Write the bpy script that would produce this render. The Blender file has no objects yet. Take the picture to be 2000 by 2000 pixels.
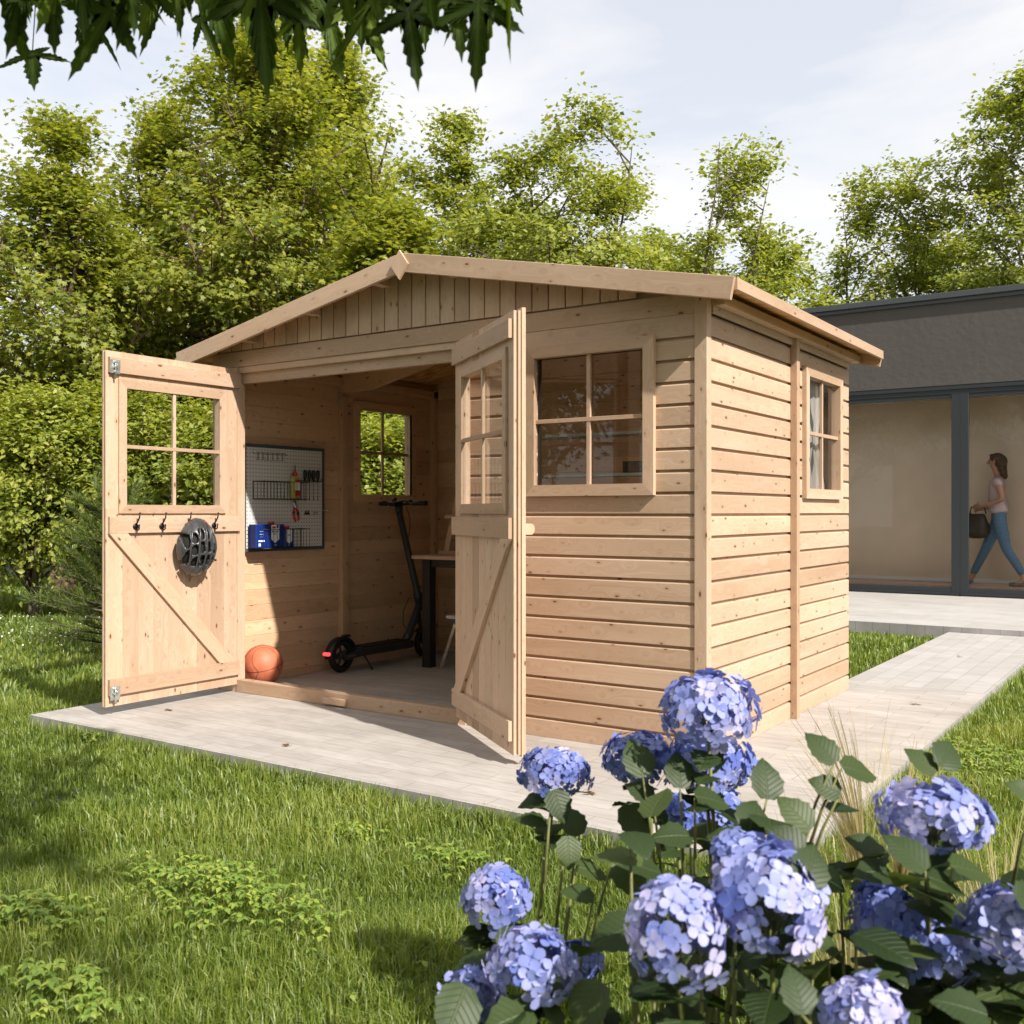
import bpy, bmesh, math, random
import numpy as np
from mathutils import Vector, Matrix
random.seed(7)
rng = np.random.default_rng(7)
C = bpy.context.scene.collection
sc = bpy.context.scene

# ---------------------------------------------------------------- camera
cam_d = bpy.data.cameras.new('camera')
cam = bpy.data.objects.new('camera', cam_d); C.objects.link(cam)
YAW = math.radians(34.24)
CAM = Vector((1.825, -4.219, 1.107))
cam.location = CAM
cam.rotation_euler = (math.radians(90), 0, YAW)
cam_d.sensor_width = 36; cam_d.lens = 1982/2000*36
cam_d.clip_start = 0.05; cam_d.clip_end = 1000
cam_d.dof.use_dof = True; cam_d.dof.focus_distance = 5.6; cam_d.dof.aperture_fstop = 8.0
sc.camera = cam
# ---------------------------------------------------------------- world and sun
SUN = Vector((1.0, -0.29, 0.888)).normalized()
sc.view_settings.view_transform = 'Standard'; sc.view_settings.look = 'None'
sc.view_settings.exposure = 0.72; sc.view_settings.gamma = 1.0
w = bpy.data.worlds.new('World'); sc.world = w; w.use_nodes = True
nt = w.node_tree; nt.nodes.clear()
out = nt.nodes.new('ShaderNodeOutputWorld'); bg = nt.nodes.new('ShaderNodeBackground')
sky = nt.nodes.new('ShaderNodeTexSky'); sky.sky_type = 'NISHITA'; sky.sun_disc = False
sky.sun_elevation = math.asin(SUN.z); sky.sun_rotation = math.atan2(SUN.x, SUN.y)
sky.air_density = 1.0; sky.dust_density = 1.0; sky.ozone_density = 1.0
bg.inputs[1].default_value = 0.120
tc = nt.nodes.new('ShaderNodeTexCoord'); mp = nt.nodes.new('ShaderNodeMapping')
mp.inputs['Scale'].default_value = (1.0, 1.0, 3.2); mp.inputs['Location'].default_value = (1.15, 0.6, 0.9)
n1 = nt.nodes.new('ShaderNodeTexNoise'); n1.inputs['Scale'].default_value = 2.4; n1.inputs['Detail'].default_value = 9
n1.inputs['Roughness'].default_value = 0.55; n1.inputs['Distortion'].default_value = 0.35
cr = nt.nodes.new('ShaderNodeValToRGB'); cr.color_ramp.elements[0].position = 0.40; cr.color_ramp.elements[1].position = 0.60
cr.color_ramp.elements[0].color = (0.62, 0.62, 0.62, 1); cr.color_ramp.elements[1].color = (0.93, 0.93, 0.93, 1)
mx = nt.nodes.new('ShaderNodeMix'); mx.data_type = 'RGBA'
mx.inputs['B'].default_value = (5.4, 5.3, 5.25, 1)
L = nt.links.new
L(tc.outputs['Generated'], mp.inputs['Vector']); L(mp.outputs[0], n1.inputs['Vector']); L(n1.outputs['Fac'], cr.inputs[0])
L(cr.outputs[0], mx.inputs['Factor']); L(sky.outputs[0], mx.inputs['A']); L(mx.outputs['Result'], bg.inputs[0]); L(bg.outputs[0], out.inputs[0])
sun_d = bpy.data.lights.new('sun', 'SUN'); sun_d.energy = 4.2; sun_d.angle = math.radians(0.9); sun_d.color = (1, 0.94, 0.85)
sun = bpy.data.objects.new('sun', sun_d); C.objects.link(sun); sun.location = (12, -3, 12)
sun.rotation_euler = (-SUN).to_track_quat('-Z', 'Y').to_euler()
sc.render.engine = 'CYCLES'
sc.cycles.use_denoising = True; sc.cycles.max_bounces = 8; sc.cycles.transparent_max_bounces = 12
sc.cycles.diffuse_bounces = 4; sc.cycles.glossy_bounces = 3; sc.cycles.transmission_bounces = 4
sc.cycles.caustics_reflective = False; sc.cycles.caustics_refractive = False

# ---------------------------------------------------------------- helpers
RV = Vector((math.cos(YAW), math.sin(YAW), 0)); VV = Vector((-math.sin(YAW), math.cos(YAW), 0)); UP = Vector((0, 0, 1))
def _ray(x, y): return VV + RV*((x-1000)/1982) - UP*((y-1000)/1982)
def at(x, y, d): return CAM + _ray(x, y)*d
def atX(x, y, X): r = _ray(x, y); return CAM + r*((X-CAM.x)/r.x)
def atY(x, y, Y): r = _ray(x, y); return CAM + r*((Y-CAM.y)/r.y)
def atZ(x, y, Z): r = _ray(x, y); return CAM + r*((Z-CAM.z)/r.z)

def tag(o, label=None, cat=None, group=None, kind=None):
    if label: o['label'] = label
    if cat: o['category'] = cat
    if group: o['group'] = group
    if kind: o['kind'] = kind
    return o
def thing(name, label, cat, loc=(0, 0, 0), group=None):
    o = bpy.data.objects.new(name, None); C.objects.link(o); o.location = loc; o.empty_display_size = .1
    return tag(o, label, cat, group)
def link(name, me, m, parent=None, smooth=False):
    if m is not None and len(me.materials) == 0:
        for q in (m if isinstance(m, (list, tuple)) else [m]): me.materials.append(q)
    if smooth:
        me.polygons.foreach_set('use_smooth', [True]*len(me.polygons))
    o = bpy.data.objects.new(name, me); C.objects.link(o)
    if parent is not None:
        o.parent = parent
        p = Vector((0, 0, 0)); q = parent
        while q is not None: p += q.location; q = q.parent
        o.location = -p          # geometry is written in world coordinates
    return o

class MB:
    """collects prisms, tubes and sheets; build() links them as one mesh with uv and a per-piece tone"""
    def __init__(s): s.v = []; s.f = []; s.uv = []; s.t = []; s.mi = []; s.sm = []
    def add(s, vs, fs, uvs=None, tone=None, mi=0, smooth=False):
        b = len(s.v); s.v += [tuple(p) for p in vs]
        tone = random.random() if tone is None else tone
        s.t += [tone]*len(vs)
        for i, f in enumerate(fs):
            s.f.append([b+k for k in f]); s.mi.append(mi); s.sm.append(smooth)
            if uvs is not None: s.uv.append(uvs[i])
            else: s.uv.append([(vs[k][0]+vs[k][1], vs[k][2]) for k in f])
    def prism(s, prof, O, A, U, V, tone=None, mi=0, smooth=False):
        O, A, U, V = map(Vector, (O, A, U, V)); n = len(prof); ln = A.length
        ou, ov = random.uniform(0, 40), random.uniform(0, 40)
        a = [O+U*p[0]+V*p[1] for p in prof]; b = [p+A for p in a]
        per = [0.0]
        for i in range(n):
            q, r = prof[i], prof[(i+1) % n]; per.append(per[-1]+math.hypot(q[0]-r[0], q[1]-r[1]))
        fs = []; uvs = []
        for i in range(n):
            j = (i+1) % n; fs.append((i, j, n+j, n+i))
            uvs.append([(ou, ov+per[i]), (ou, ov+per[i+1]), (ou+ln, ov+per[i+1]), (ou+ln, ov+per[i])])
        fs.append(tuple(range(n))[::-1]); uvs.append([(ou+.002*i, ov+prof[i][0]) for i in range(n)][::-1])
        fs.append(tuple(range(n, 2*n))); uvs.append([(ou+.002*i, ov+prof[i][0]) for i in range(n)])
        s.add(a+b, fs, uvs, tone, mi, smooth)
    def box(s, lo, hi, axis=None, ch=.0012, tone=None, mi=0):
        """axis-aligned box with chamfered long edges; axis is the grain direction"""
        d = [hi[i]-lo[i] for i in range(3)]
        if axis is None: axis = max(range(3), key=lambda i: d[i])
        u, v = [(1, 2), (2, 0), (0, 1)][axis]
        du, dv = d[u], d[v]; c = min(ch, du*.3, dv*.3)
        pr = [(c, 0), (du-c, 0), (du, c), (du, dv-c), (du-c, dv), (c, dv), (0, dv-c), (0, c)] if c > 0 else [(0, 0), (du, 0), (du, dv), (0, dv)]
        e = [Vector((1, 0, 0)), Vector((0, 1, 0)), Vector((0, 0, 1))]
        s.prism(pr, lo, e[axis]*d[axis], e[u], e[v], tone, mi)
    def obox(s, O, X, Y, Z, ch=.0012, tone=None, mi=0):
        """oriented box from corner O along vectors X (grain), Y, Z"""
        X, Y, Z = Vector(X), Vector(Y), Vector(Z); du, dv = Y.length, Z.length; c = min(ch, du*.3, dv*.3)
        pr = [(c, 0), (du-c, 0), (du, c), (du, dv-c), (du-c, dv), (c, dv), (0, dv-c), (0, c)]
        s.prism(pr, O, X, Y.normalized(), Z.normalized(), tone, mi)
    def tube(s, pts, rad, n=8, tone=None, mi=0, cap=True):
        pts = [Vector(p) for p in pts]; m = len(pts)
        if not isinstance(rad, (list, tuple)): rad = [rad]*m
        vs = []; prev = None
        for i, p in enumerate(pts):
            t = (pts[min(i+1, m-1)]-pts[max(i-1, 0)]).normalized()
            if prev is None:
                a = t.orthogonal().normalized()
            else:
                a = prev - t*prev.dot(t)
                a = a.normalized() if a.length > 1e-6 else t.orthogonal().normalized()
            prev = a; b = t.cross(a)
            for k in range(n):
                q = 2*math.pi*k/n; vs.append(p+(a*math.cos(q)+b*math.sin(q))*rad[i])
        fs = []; uvs = []; acc = 0
        for i in range(m-1):
            l = (pts[i+1]-pts[i]).length
            for k in range(n):
                j = (k+1) % n; fs.append((i*n+k, i*n+j, (i+1)*n+j, (i+1)*n+k))
                u0, u1 = k/n, (k+1)/n
                uvs.append([(acc, u0), (acc, u1), (acc+l, u1), (acc+l, u0)])
            acc += l
        if cap:
            fs.append(tuple(range(n))[::-1]); uvs.append([(0, 0)]*n)
            fs.append(tuple(range((m-1)*n, m*n))); uvs.append([(0, 0)]*n)
        s.add(vs, fs, uvs, tone, mi, True)
    def lathe(s, O, prof, axis=(0, 0, 1), n=24, tone=None, mi=0, ref=None):
        """prof: (r, h) pairs along axis"""
        O = Vector(O); ax = Vector(axis).normalized(); a = (Vector(ref) if ref else ax.orthogonal()).normalized(); b = ax.cross(a)
        vs = []; 
        for r, h in prof:
            for k in range(n):
                q = 2*math.pi*k/n; vs.append(O+ax*h+(a*math.cos(q)+b*math.sin(q))*r)
        fs = [(i*n+k, i*n+(k+1) % n, (i+1)*n+(k+1) % n, (i+1)*n+k) for i in range(len(prof)-1) for k in range(n)]
        fs.append(tuple(range(n))[::-1]); fs.append(tuple(range((len(prof)-1)*n, len(prof)*n)))
        s.add(vs, fs, None, tone, mi, True)
    def sphere(s, c, r, n=14, tone=None, mi=0, sc3=(1, 1, 1)):
        c = Vector(c); vs = []; fs = []
        for i in range(n+1):
            th = math.pi*i/n
            for k in range(2*n):
                ph = math.pi*k/n
                vs.append(c+Vector((r*math.sin(th)*math.cos(ph)*sc3[0], r*math.sin(th)*math.sin(ph)*sc3[1], r*math.cos(th)*sc3[2])))
        m = 2*n
        for i in range(n):
            for k in range(m):
                a, b2, c2, d = i*m+k, i*m+(k+1) % m, (i+1)*m+(k+1) % m, (i+1)*m+k
                if i == 0: fs.append((a, c2, d))
                elif i == n-1: fs.append((a, b2, c2))
                else: fs.append((a, b2, c2, d))
        s.add(vs, fs, None, tone, mi, True)
    def mesh(s, name, fix=True):
        me = bpy.data.meshes.new(name); me.from_pydata(s.v, [], s.f)
        uvl = me.uv_layers.new(name='UVMap')
        uvl.data.foreach_set('uv', [c for fu in s.uv for p in fu for c in p])
        at_ = me.attributes.new('tone', 'FLOAT', 'POINT'); at_.data.foreach_set('value', s.t)
        me.polygons.foreach_set('material_index', s.mi); me.polygons.foreach_set('use_smooth', s.sm)
        if fix:
            bm = bmesh.new(); bm.from_mesh(me); bmesh.ops.recalc_face_normals(bm, faces=bm.faces); bm.to_mesh(me); bm.free()
        me.update(); return me
    def build(s, name, m, parent=None, fix=True):
        return link(name, s.mesh(name, fix), m, parent)

def np_mesh(name, V, F, tone=None, uv=None):
    """V (n,3), F (m,k) equal-size faces"""
    me = bpy.data.meshes.new(name); V = np.asarray(V, np.float32); F = np.asarray(F, np.int32); m, k = F.shape
    me.vertices.add(len(V)); me.vertices.foreach_set('co', V.ravel())
    me.loops.add(m*k); me.loops.foreach_set('vertex_index', F.ravel())
    me.polygons.add(m); me.polygons.foreach_set('loop_start', np.arange(0, m*k, k, dtype=np.int32))
    try: me.polygons.foreach_set('loop_total', np.full(m, k, np.int32))
    except Exception: pass
    if tone is not None:
        a = me.attributes.new('tone', 'FLOAT', 'POINT'); a.data.foreach_set('value', np.asarray(tone, np.float32))
    if uv is not None:
        l = me.uv_layers.new(name='UVMap'); l.data.foreach_set('uv', np.asarray(uv, np.float32)[F.ravel()].ravel())
    me.update(calc_edges=True); return me

def unit(a): return a/np.maximum(np.linalg.norm(a, axis=-1, keepdims=True), 1e-9)
def scatter(tmpl, faces, pos, nrm, up, size, tone, tuv=None):
    """copies a small template (x across, y along, z normal) to many points, as one mesh's arrays"""
    T = np.asarray(tmpl, float); F = np.asarray(faces); n = len(pos)
    nrm = unit(nrm); a = unit(np.cross(up, nrm)); b = np.cross(nrm, a)
    size = np.broadcast_to(np.asarray(size, float), (n,))
    V = pos[:, None, :]+size[:, None, None]*(T[None, :, 0:1]*a[:, None, :]+T[None, :, 1:2]*b[:, None, :]+T[None, :, 2:3]*nrm[:, None, :])
    Fo = (F[None]+(np.arange(n)*len(T))[:, None, None]).reshape(-1, F.shape[1])
    tn = np.repeat(tone, len(T))
    uv = np.tile(np.asarray(tuv if tuv is not None else T[:, :2]), (n, 1))
    return V.reshape(-1, 3), Fo, tn, uv

# ---------------------------------------------------------------- materials
def newmat(name):
    m = bpy.data.materials.new(name); m.use_nodes = True; t = m.node_tree; t.nodes.clear()
    return m, t, lambda k: t.nodes.new('ShaderNode'+k), t.links.new
def ramp(n, els):
    r = n('ValToRGB'); e = r.color_ramp.elements
    while len(e) < len(els): e.new(.5)
    for i, (p, c) in enumerate(els):
        e[i].position = p; e[i].color = (c[0], c[1], c[2], 1) if isinstance(c, (tuple, list)) else (c, c, c, 1)
    return r
def simple(name, col, rough=.5, metal=0, noise=.08, scale=30, bump=0, spec=.5, emit=None, coat=0):
    m, t, n, l = newmat(name); o = n('OutputMaterial'); p = n('BsdfPrincipled'); l(p.outputs[0], o.inputs[0])
    p.inputs['Roughness'].default_value = rough; p.inputs['Metallic'].default_value = metal
    p.inputs['Specular IOR Level'].default_value = spec; p.inputs['Coat Weight'].default_value = coat
    tc = n('TexCoord'); ns = n('TexNoise'); ns.inputs['Scale'].default_value = scale; ns.inputs['Detail'].default_value = 5
    l(tc.outputs['Object'], ns.inputs['Vector'])
    r = ramp(n, [(.3, [c*(1-noise) for c in col]), (.7, [min(1, c*(1+noise)) for c in col])]); l(ns.outputs['Fac'], r.inputs[0]); l(r.outputs[0], p.inputs['Base Color'])
    rr = n('MapRange'); rr.inputs['To Min'].default_value = max(0, rough-.06); rr.inputs['To Max'].default_value = min(1, rough+.08)
    l(ns.outputs['Fac'], rr.inputs[0]); l(rr.outputs[0], p.inputs['Roughness'])
    if bump:
        b = n('Bump'); b.inputs['Strength'].default_value = bump; b.inputs['Distance'].default_value = .002; l(ns.outputs['Fac'], b.inputs['Height']); l(b.outputs[0], p.inputs['Normal'])
    if emit: p.inputs['Emission Color'].default_value = (*emit[:3], 1); p.inputs['Emission Strength'].default_value = emit[3]
    return m
def wood(name, A, B, knot=(.17, .075, .028), kscale=1.0, rough=.62):
    """spruce: colour streaks along u, knots, tone per board"""
    m, t, n, l = newmat(name); o = n('OutputMaterial'); p = n('BsdfPrincipled'); l(p.outputs[0], o.inputs[0])
    p.inputs['Specular IOR Level'].default_value = .3
    uv = n('UVMap'); uv.uv_map = 'UVMap'
    # knots
    mk = n('Mapping'); mk.inputs['Scale'].default_value = (7.5*kscale, 17*kscale, 1); l(uv.outputs[0], mk.inputs[0])
    vo = n('TexVoronoi'); vo.voronoi_dimensions = '2D'; vo.inputs['Scale'].default_value = 1; l(mk.outputs[0], vo.inputs['Vector'])
    sx = n('SeparateColor'); l(vo.outputs['Color'], sx.inputs[0])
    kr = n('MapRange'); kr.inputs['From Min'].default_value = .50; kr.inputs['From Max'].default_value = 1.0; kr.inputs['To Min'].default_value = -.03; kr.inputs['To Max'].default_value = .10
    l(sx.outputs[0], kr.inputs[0])
    df = n('Math'); df.operation = 'SUBTRACT'; l(kr.outputs[0], df.inputs[0]); l(vo.outputs['Distance'], df.inputs[1])
    kf = n('MapRange'); kf.inputs['From Min'].default_value = -.022; kf.inputs['From Max'].default_value = .025; l(df.outputs[0], kf.inputs[0])
    halo = n('MapRange'); halo.inputs['From Min'].default_value = -.16; halo.inputs['From Max'].default_value = .02; halo.inputs['To Max'].default_value = .35; l(df.outputs[0], halo.inputs[0])
    # grain bends around knots
    wv = n('TexNoise'); wv.inputs['Scale'].default_value = 1; wv.inputs['Detail'].default_value = 3
    mw = n('Mapping'); mw.inputs['Scale'].default_value = (2.2, 4, 1); l(uv.outputs[0], mw.inputs[0]); l(mw.outputs[0], wv.inputs['Vector'])
    ex = n('MapRange'); ex.inputs['From Min'].default_value = 0; ex.inputs['From Max'].default_value = .55; ex.inputs['To Min'].default_value = .05; ex.inputs['To Max'].default_value = 0
    l(vo.outputs['Distance'], ex.inputs[0])
    su = n('Math'); su.operation = 'MULTIPLY_ADD'; l(wv.outputs['Fac'], su.inputs[0]); su.inputs[1].default_value = .035; l(ex.outputs[0], su.inputs[2])
    sep = n('SeparateXYZ'); l(uv.outputs[0], sep.inputs[0])
    vy = n('Math'); vy.operation = 'ADD'; l(sep.outputs[1], vy.inputs[0]); l(su.outputs[0], vy.inputs[1])
    cb = n('CombineXYZ'); l(sep.outputs[0], cb.inputs[0]); l(vy.outputs[0], cb.inputs[1])
    mg = n('Mapping'); mg.inputs['Scale'].default_value = (1.6, 95, 1); l(cb.outputs[0], mg.inputs[0])
    g = n('TexNoise'); g.inputs['Scale'].default_value = 1; g.inputs['Detail'].default_value = 5; g.inputs['Roughness'].default_value = .6; l(mg.outputs[0], g.inputs['Vector'])
    mb = n('Mapping'); mb.inputs['Scale'].default_value = (.9, 7, 1); l(cb.outputs[0], mb.inputs[0])
    g2 = n('TexNoise'); g2.inputs['Scale'].default_value = 1; g2.inputs['Detail'].default_value = 3; l(mb.outputs[0], g2.inputs['Vector'])
    r1 = ramp(n, [(.32, B), (.68, A)]); l(g.outputs['Fac'], r1.inputs[0])
    r2 = ramp(n, [(.3, (.84, .80, .74)), (.7, (1.07, 1.07, 1.07))]); l(g2.outputs['Fac'], r2.inputs[0])
    m1 = n('Mix'); m1.data_type = 'RGBA'; m1.blend_type = 'MULTIPLY'; m1.inputs['Factor'].default_value = .8; l(r1.outputs[0], m1.inputs['A']); l(r2.outputs[0], m1.inputs['B'])
    at_ = n('Attribute'); at_.attribute_name = 'tone'
    r3 = ramp(n, [(0, (.80, .76, .71)), (.5, (.98, .98, .98)), (1, (1.09, 1.07, 1.04))]); l(at_.outputs['Fac'], r3.inputs[0])
    m2 = n('Mix'); m2.data_type = 'RGBA'; m2.blend_type = 'MULTIPLY'; m2.inputs['Factor'].default_value = 1; l(m1.outputs['Result'], m2.inputs['A']); l(r3.outputs[0], m2.inputs['B'])
    m3 = n('Mix'); m3.data_type = 'RGBA'; l(halo.outputs[0], m3.inputs['Factor']); l(m2.outputs['Result'], m3.inputs['A']); m3.inputs['B'].default_value = (B[0]*.62, B[1]*.55, B[2]*.48, 1)
    m4 = n('Mix'); m4.data_type = 'RGBA'; l(kf.outputs[0], m4.inputs['Factor']); l(m3.outputs['Result'], m4.inputs['A']); m4.inputs['B'].default_value = (*knot, 1)
    l(m4.outputs['Result'], p.inputs['Base Color'])
    rr = n('MapRange'); rr.inputs['To Min'].default_value = rough-.1; rr.inputs['To Max'].default_value = rough+.1; l(g.outputs['Fac'], rr.inputs[0]); l(rr.outputs[0], p.inputs['Roughness'])
    b = n('Bump'); b.inputs['Strength'].default_value = .25; b.inputs['Distance'].default_value = .0012; l(g.outputs['Fac'], b.inputs['Height']); l(b.outputs[0], p.inputs['Normal'])
    return m
def leafmat(name, dark, mid, light, trans=.45, gloss=.03, vein=False):
    m, t, n, l = newmat(name); o = n('OutputMaterial')
    a = n('Attribute'); a.attribute_name = 'tone'; r = ramp(n, [(0, dark), (.5, mid), (1, light)]); l(a.outputs['Fac'], r.inputs[0])
    col = r.outputs[0]
    di = n('BsdfDiffuse'); tr = n('BsdfTranslucent'); gl = n('BsdfGlossy'); gl.inputs['Roughness'].default_value = .5
    if vein:
        uv = n('UVMap'); sp = n('SeparateXYZ'); l(uv.outputs[0], sp.inputs[0])
        ab = n('Math'); ab.operation = 'ABSOLUTE'; l(sp.outputs[0], ab.inputs[0])
        ma = n('Math'); ma.operation = 'MULTIPLY_ADD'; l(ab.outputs[0], ma.inputs[0]); ma.inputs[1].default_value = -.75; l(sp.outputs[1], ma.inputs[2])
        mm = n('Math'); mm.operation = 'MULTIPLY'; l(ma.outputs[0], mm.inputs[0]); mm.inputs[1].default_value = 50
        si = n('Math'); si.operation = 'SINE'; l(mm.outputs[0], si.inputs[0])
        vr = n('MapRange'); vr.inputs['From Min'].default_value = .8; vr.inputs['From Max'].default_value = 1; l(si.outputs[0], vr.inputs[0])
        md = n('MapRange'); md.inputs['From Min'].default_value = .012; md.inputs['From Max'].default_value = .03; md.inputs['To Min'].default_value = 1; md.inputs['To Max'].default_value = 0; l(ab.outputs[0], md.inputs[0])
        mxx = n('Math'); mxx.operation = 'MAXIMUM'; l(vr.outputs[0], mxx.inputs[0]); l(md.outputs[0], mxx.inputs[1])
        sc_ = n('Math'); sc_.operation = 'MULTIPLY'; l(mxx.outputs[0], sc_.inputs[0]); sc_.inputs[1].default_value = .16
        mc = n('Mix'); mc.data_type = 'RGBA'; l(sc_.outputs[0], mc.inputs['Factor']); l(col, mc.inputs['A']); mc.inputs['B'].default_value = (*light, 1); col = mc.outputs['Result']
        bp = n('Bump'); bp.inputs['Strength'].default_value = .5; bp.inputs['Distance'].default_value = .002; l(mxx.outputs[0], bp.inputs['Height']); bp.invert = True
        l(bp.outputs[0], di.inputs['Normal']); l(bp.outputs[0], gl.inputs['Normal'])
    l(col, di.inputs[0])
    tm = n('Mix'); tm.data_type = 'RGBA'; tm.blend_type = 'MULTIPLY'; tm.inputs['Factor'].default_value = 1; l(col, tm.inputs['A']); tm.inputs['B'].default_value = (1.25, 1.2, .6, 1); l(tm.outputs['Result'], tr.inputs[0])
    m1 = n('MixShader'); m1.inputs[0].default_value = trans; l(di.outputs[0], m1.inputs[1]); l(tr.outputs[0], m1.inputs[2])
    m2 = n('MixShader'); m2.inputs[0].default_value = gloss; l(m1.outputs[0], m2.inputs[1]); l(gl.outputs[0], m2.inputs[2]); l(m2.outputs[0], o.inputs[0])
    return m
def glassmat(name, tint=(.96, .97, .96), boost=1.0):
    m, t, n, l = newmat(name); o = n('OutputMaterial'); tr = n('BsdfTransparent'); tr.inputs[0].default_value = (*tint, 1)
    gl = n('BsdfGlossy'); gl.inputs['Roughness'].default_value = .01; fr = n('Fresnel'); fr.inputs['IOR'].default_value = 1.5
    mu = n('Math'); mu.operation = 'MULTIPLY'; mu.use_clamp = True; l(fr.outputs[0], mu.inputs[0]); mu.inputs[1].default_value = boost
    mx = n('MixShader'); l(mu.outputs[0], mx.inputs[0]); l(tr.outputs[0], mx.inputs[1]); l(gl.outputs[0], mx.inputs[2]); l(mx.outputs[0], o.inputs[0])
    return m

M = {}
M['wood'] = wood('spruce_wood', (.605, .445, .335), (.515, .36, .252))
M['wood_in_lit'] = wood('spruce_wood_inside_brightened', (.76, .53, .355), (.64, .42, .26))  # same spruce, colour raised and warmed to stand in for interior light
M['beech'] = simple('planed_beech', (.62, .40, .27), .5, noise=.1, scale=9)
M['glass'] = glassmat('window_glass', boost=1.5)
M['glass_door'] = glassmat('door_glass', (.97, .98, .97), .45)
M['glass_house'] = glassmat('sliding_door_glass', (.98, .98, .97), .9)
M['black'] = simple('black_plastic', (.012, .012, .013), .42)
M['rubber'] = simple('tyre_rubber', (.010, .010, .011), .7, bump=.3, scale=90)
M['graph'] = simple('graphite_paint', (.035, .036, .040), .36, scale=60)
M['iron'] = simple('black_iron', (.010, .008, .008), .3, metal=.3)
M['steel'] = simple('galvanised_steel', (.62, .64, .62), .32, metal=.85, noise=.25, scale=55)
M['wire'] = simple('black_wire', (.03, .03, .03), .4, metal=.5)
M['wiregrey'] = simple('grey_wire', (.22, .20, .18), .4, metal=.6)
M['frame'] = simple('slate_grey_frame', (.07, .08, .09), .5)
M['red'] = simple('red_plastic', (.62, .025, .02), .35)
M['redlamp'] = simple('red_lamp_lens', (.7, .02, .02), .25, emit=(1, .05, .05, 1.6))
M['blue'] = simple('blue_can_paint', (.006, .030, .19), .3, noise=.15, scale=20)
M['navy'] = simple('navy_label', (.006, .015, .08), .4)
M['white'] = simple('white_label', (.78, .77, .74), .5)
M['cyan'] = simple('blue_tool_plastic', (.01, .22, .42), .4)
M['helm'] = simple('helmet_shell', (.050, .050, .053), .25, coat=.5, noise=.05)
M['helmin'] = simple('helmet_foam', (.008, .007, .006), .8)
M['strap'] = simple('helmet_strap', (.30, .20, .10), .7)
M['yellow'] = simple('glue_yellow', (.42, .38, .10), .3)
M['green'] = simple('label_green', (.02, .16, .06), .5)
M['anth'] = simple('anthracite_aluminium', (.020, .024, .028), .55, noise=.05)
M['cap'] = simple('roof_cap_metal', (.055, .060, .066), .5, noise=.05)

# basketball, pegboard, osb, stone, render, ground etc.
def m_ball():
    m = simple('basketball_leather', (.60, .17, .085), .55, noise=.14, scale=16); t = m.node_tree
    p = [x for x in t.nodes if x.type == 'BSDF_PRINCIPLED'][0]
    v = t.nodes.new('ShaderNodeTexVoronoi'); v.inputs['Scale'].default_value = 190; tc = t.nodes.new('ShaderNodeTexCoord'); t.links.new(tc.outputs['Object'], v.inputs['Vector'])
    b = t.nodes.new('ShaderNodeBump'); b.inputs['Strength'].default_value = .35; b.inputs['Distance'].default_value = .001; b.invert = True
    t.links.new(v.outputs['Distance'], b.inputs['Height']); t.links.new(b.outputs[0], p.inputs['Normal']); return m
M['ball'] = m_ball()
def m_peg():
    m, t, n, l = newmat('pegboard_white'); o = n('OutputMaterial'); p = n('BsdfPrincipled'); l(p.outputs[0], o.inputs[0]); p.inputs['Roughness'].default_value = .45
    uv = n('UVMap'); mp = n('Mapping'); mp.inputs['Scale'].default_value = (40, 40, 1); l(uv.outputs[0], mp.inputs[0])
    fr = n('VectorMath'); fr.operation = 'FRACTION'; l(mp.outputs[0], fr.inputs[0])
    sb = n('VectorMath'); sb.operation = 'DISTANCE'; l(fr.outputs[0], sb.inputs[0]); sb.inputs[1].default_value = (.5, .5, 0)
    r = ramp(n, [(.13, (.04, .035, .03)), (.17, (.70, .68, .65))]); l(sb.outputs['Value'], r.inputs[0]); l(r.outputs[0], p.inputs['Base Color']); return m
M['peg'] = m_peg()
def m_osb():
    m, t, n, l = newmat('osb_board'); o = n('OutputMaterial'); p = n('BsdfPrincipled'); l(p.outputs[0], o.inputs[0]); p.inputs['Roughness'].default_value = .7
    tc = n('TexCoord'); mp = n('Mapping'); mp.inputs['Scale'].default_value = (14, 34, 14); l(tc.outputs['Object'], mp.inputs[0])
    v = n('TexVoronoi'); v.inputs['Scale'].default_value = 1; l(mp.outputs[0], v.inputs['Vector']); s = n('SeparateColor'); l(v.outputs['Color'], s.inputs[0])
    r = ramp(n, [(0, (.40, .20, .05)), (.5, (.62, .34, .10)), (1, (.76, .48, .18))]); l(s.outputs[0], r.inputs[0]); l(r.outputs[0], p.inputs['Base Color']); return m
M['osb'] = m_osb()
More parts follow.
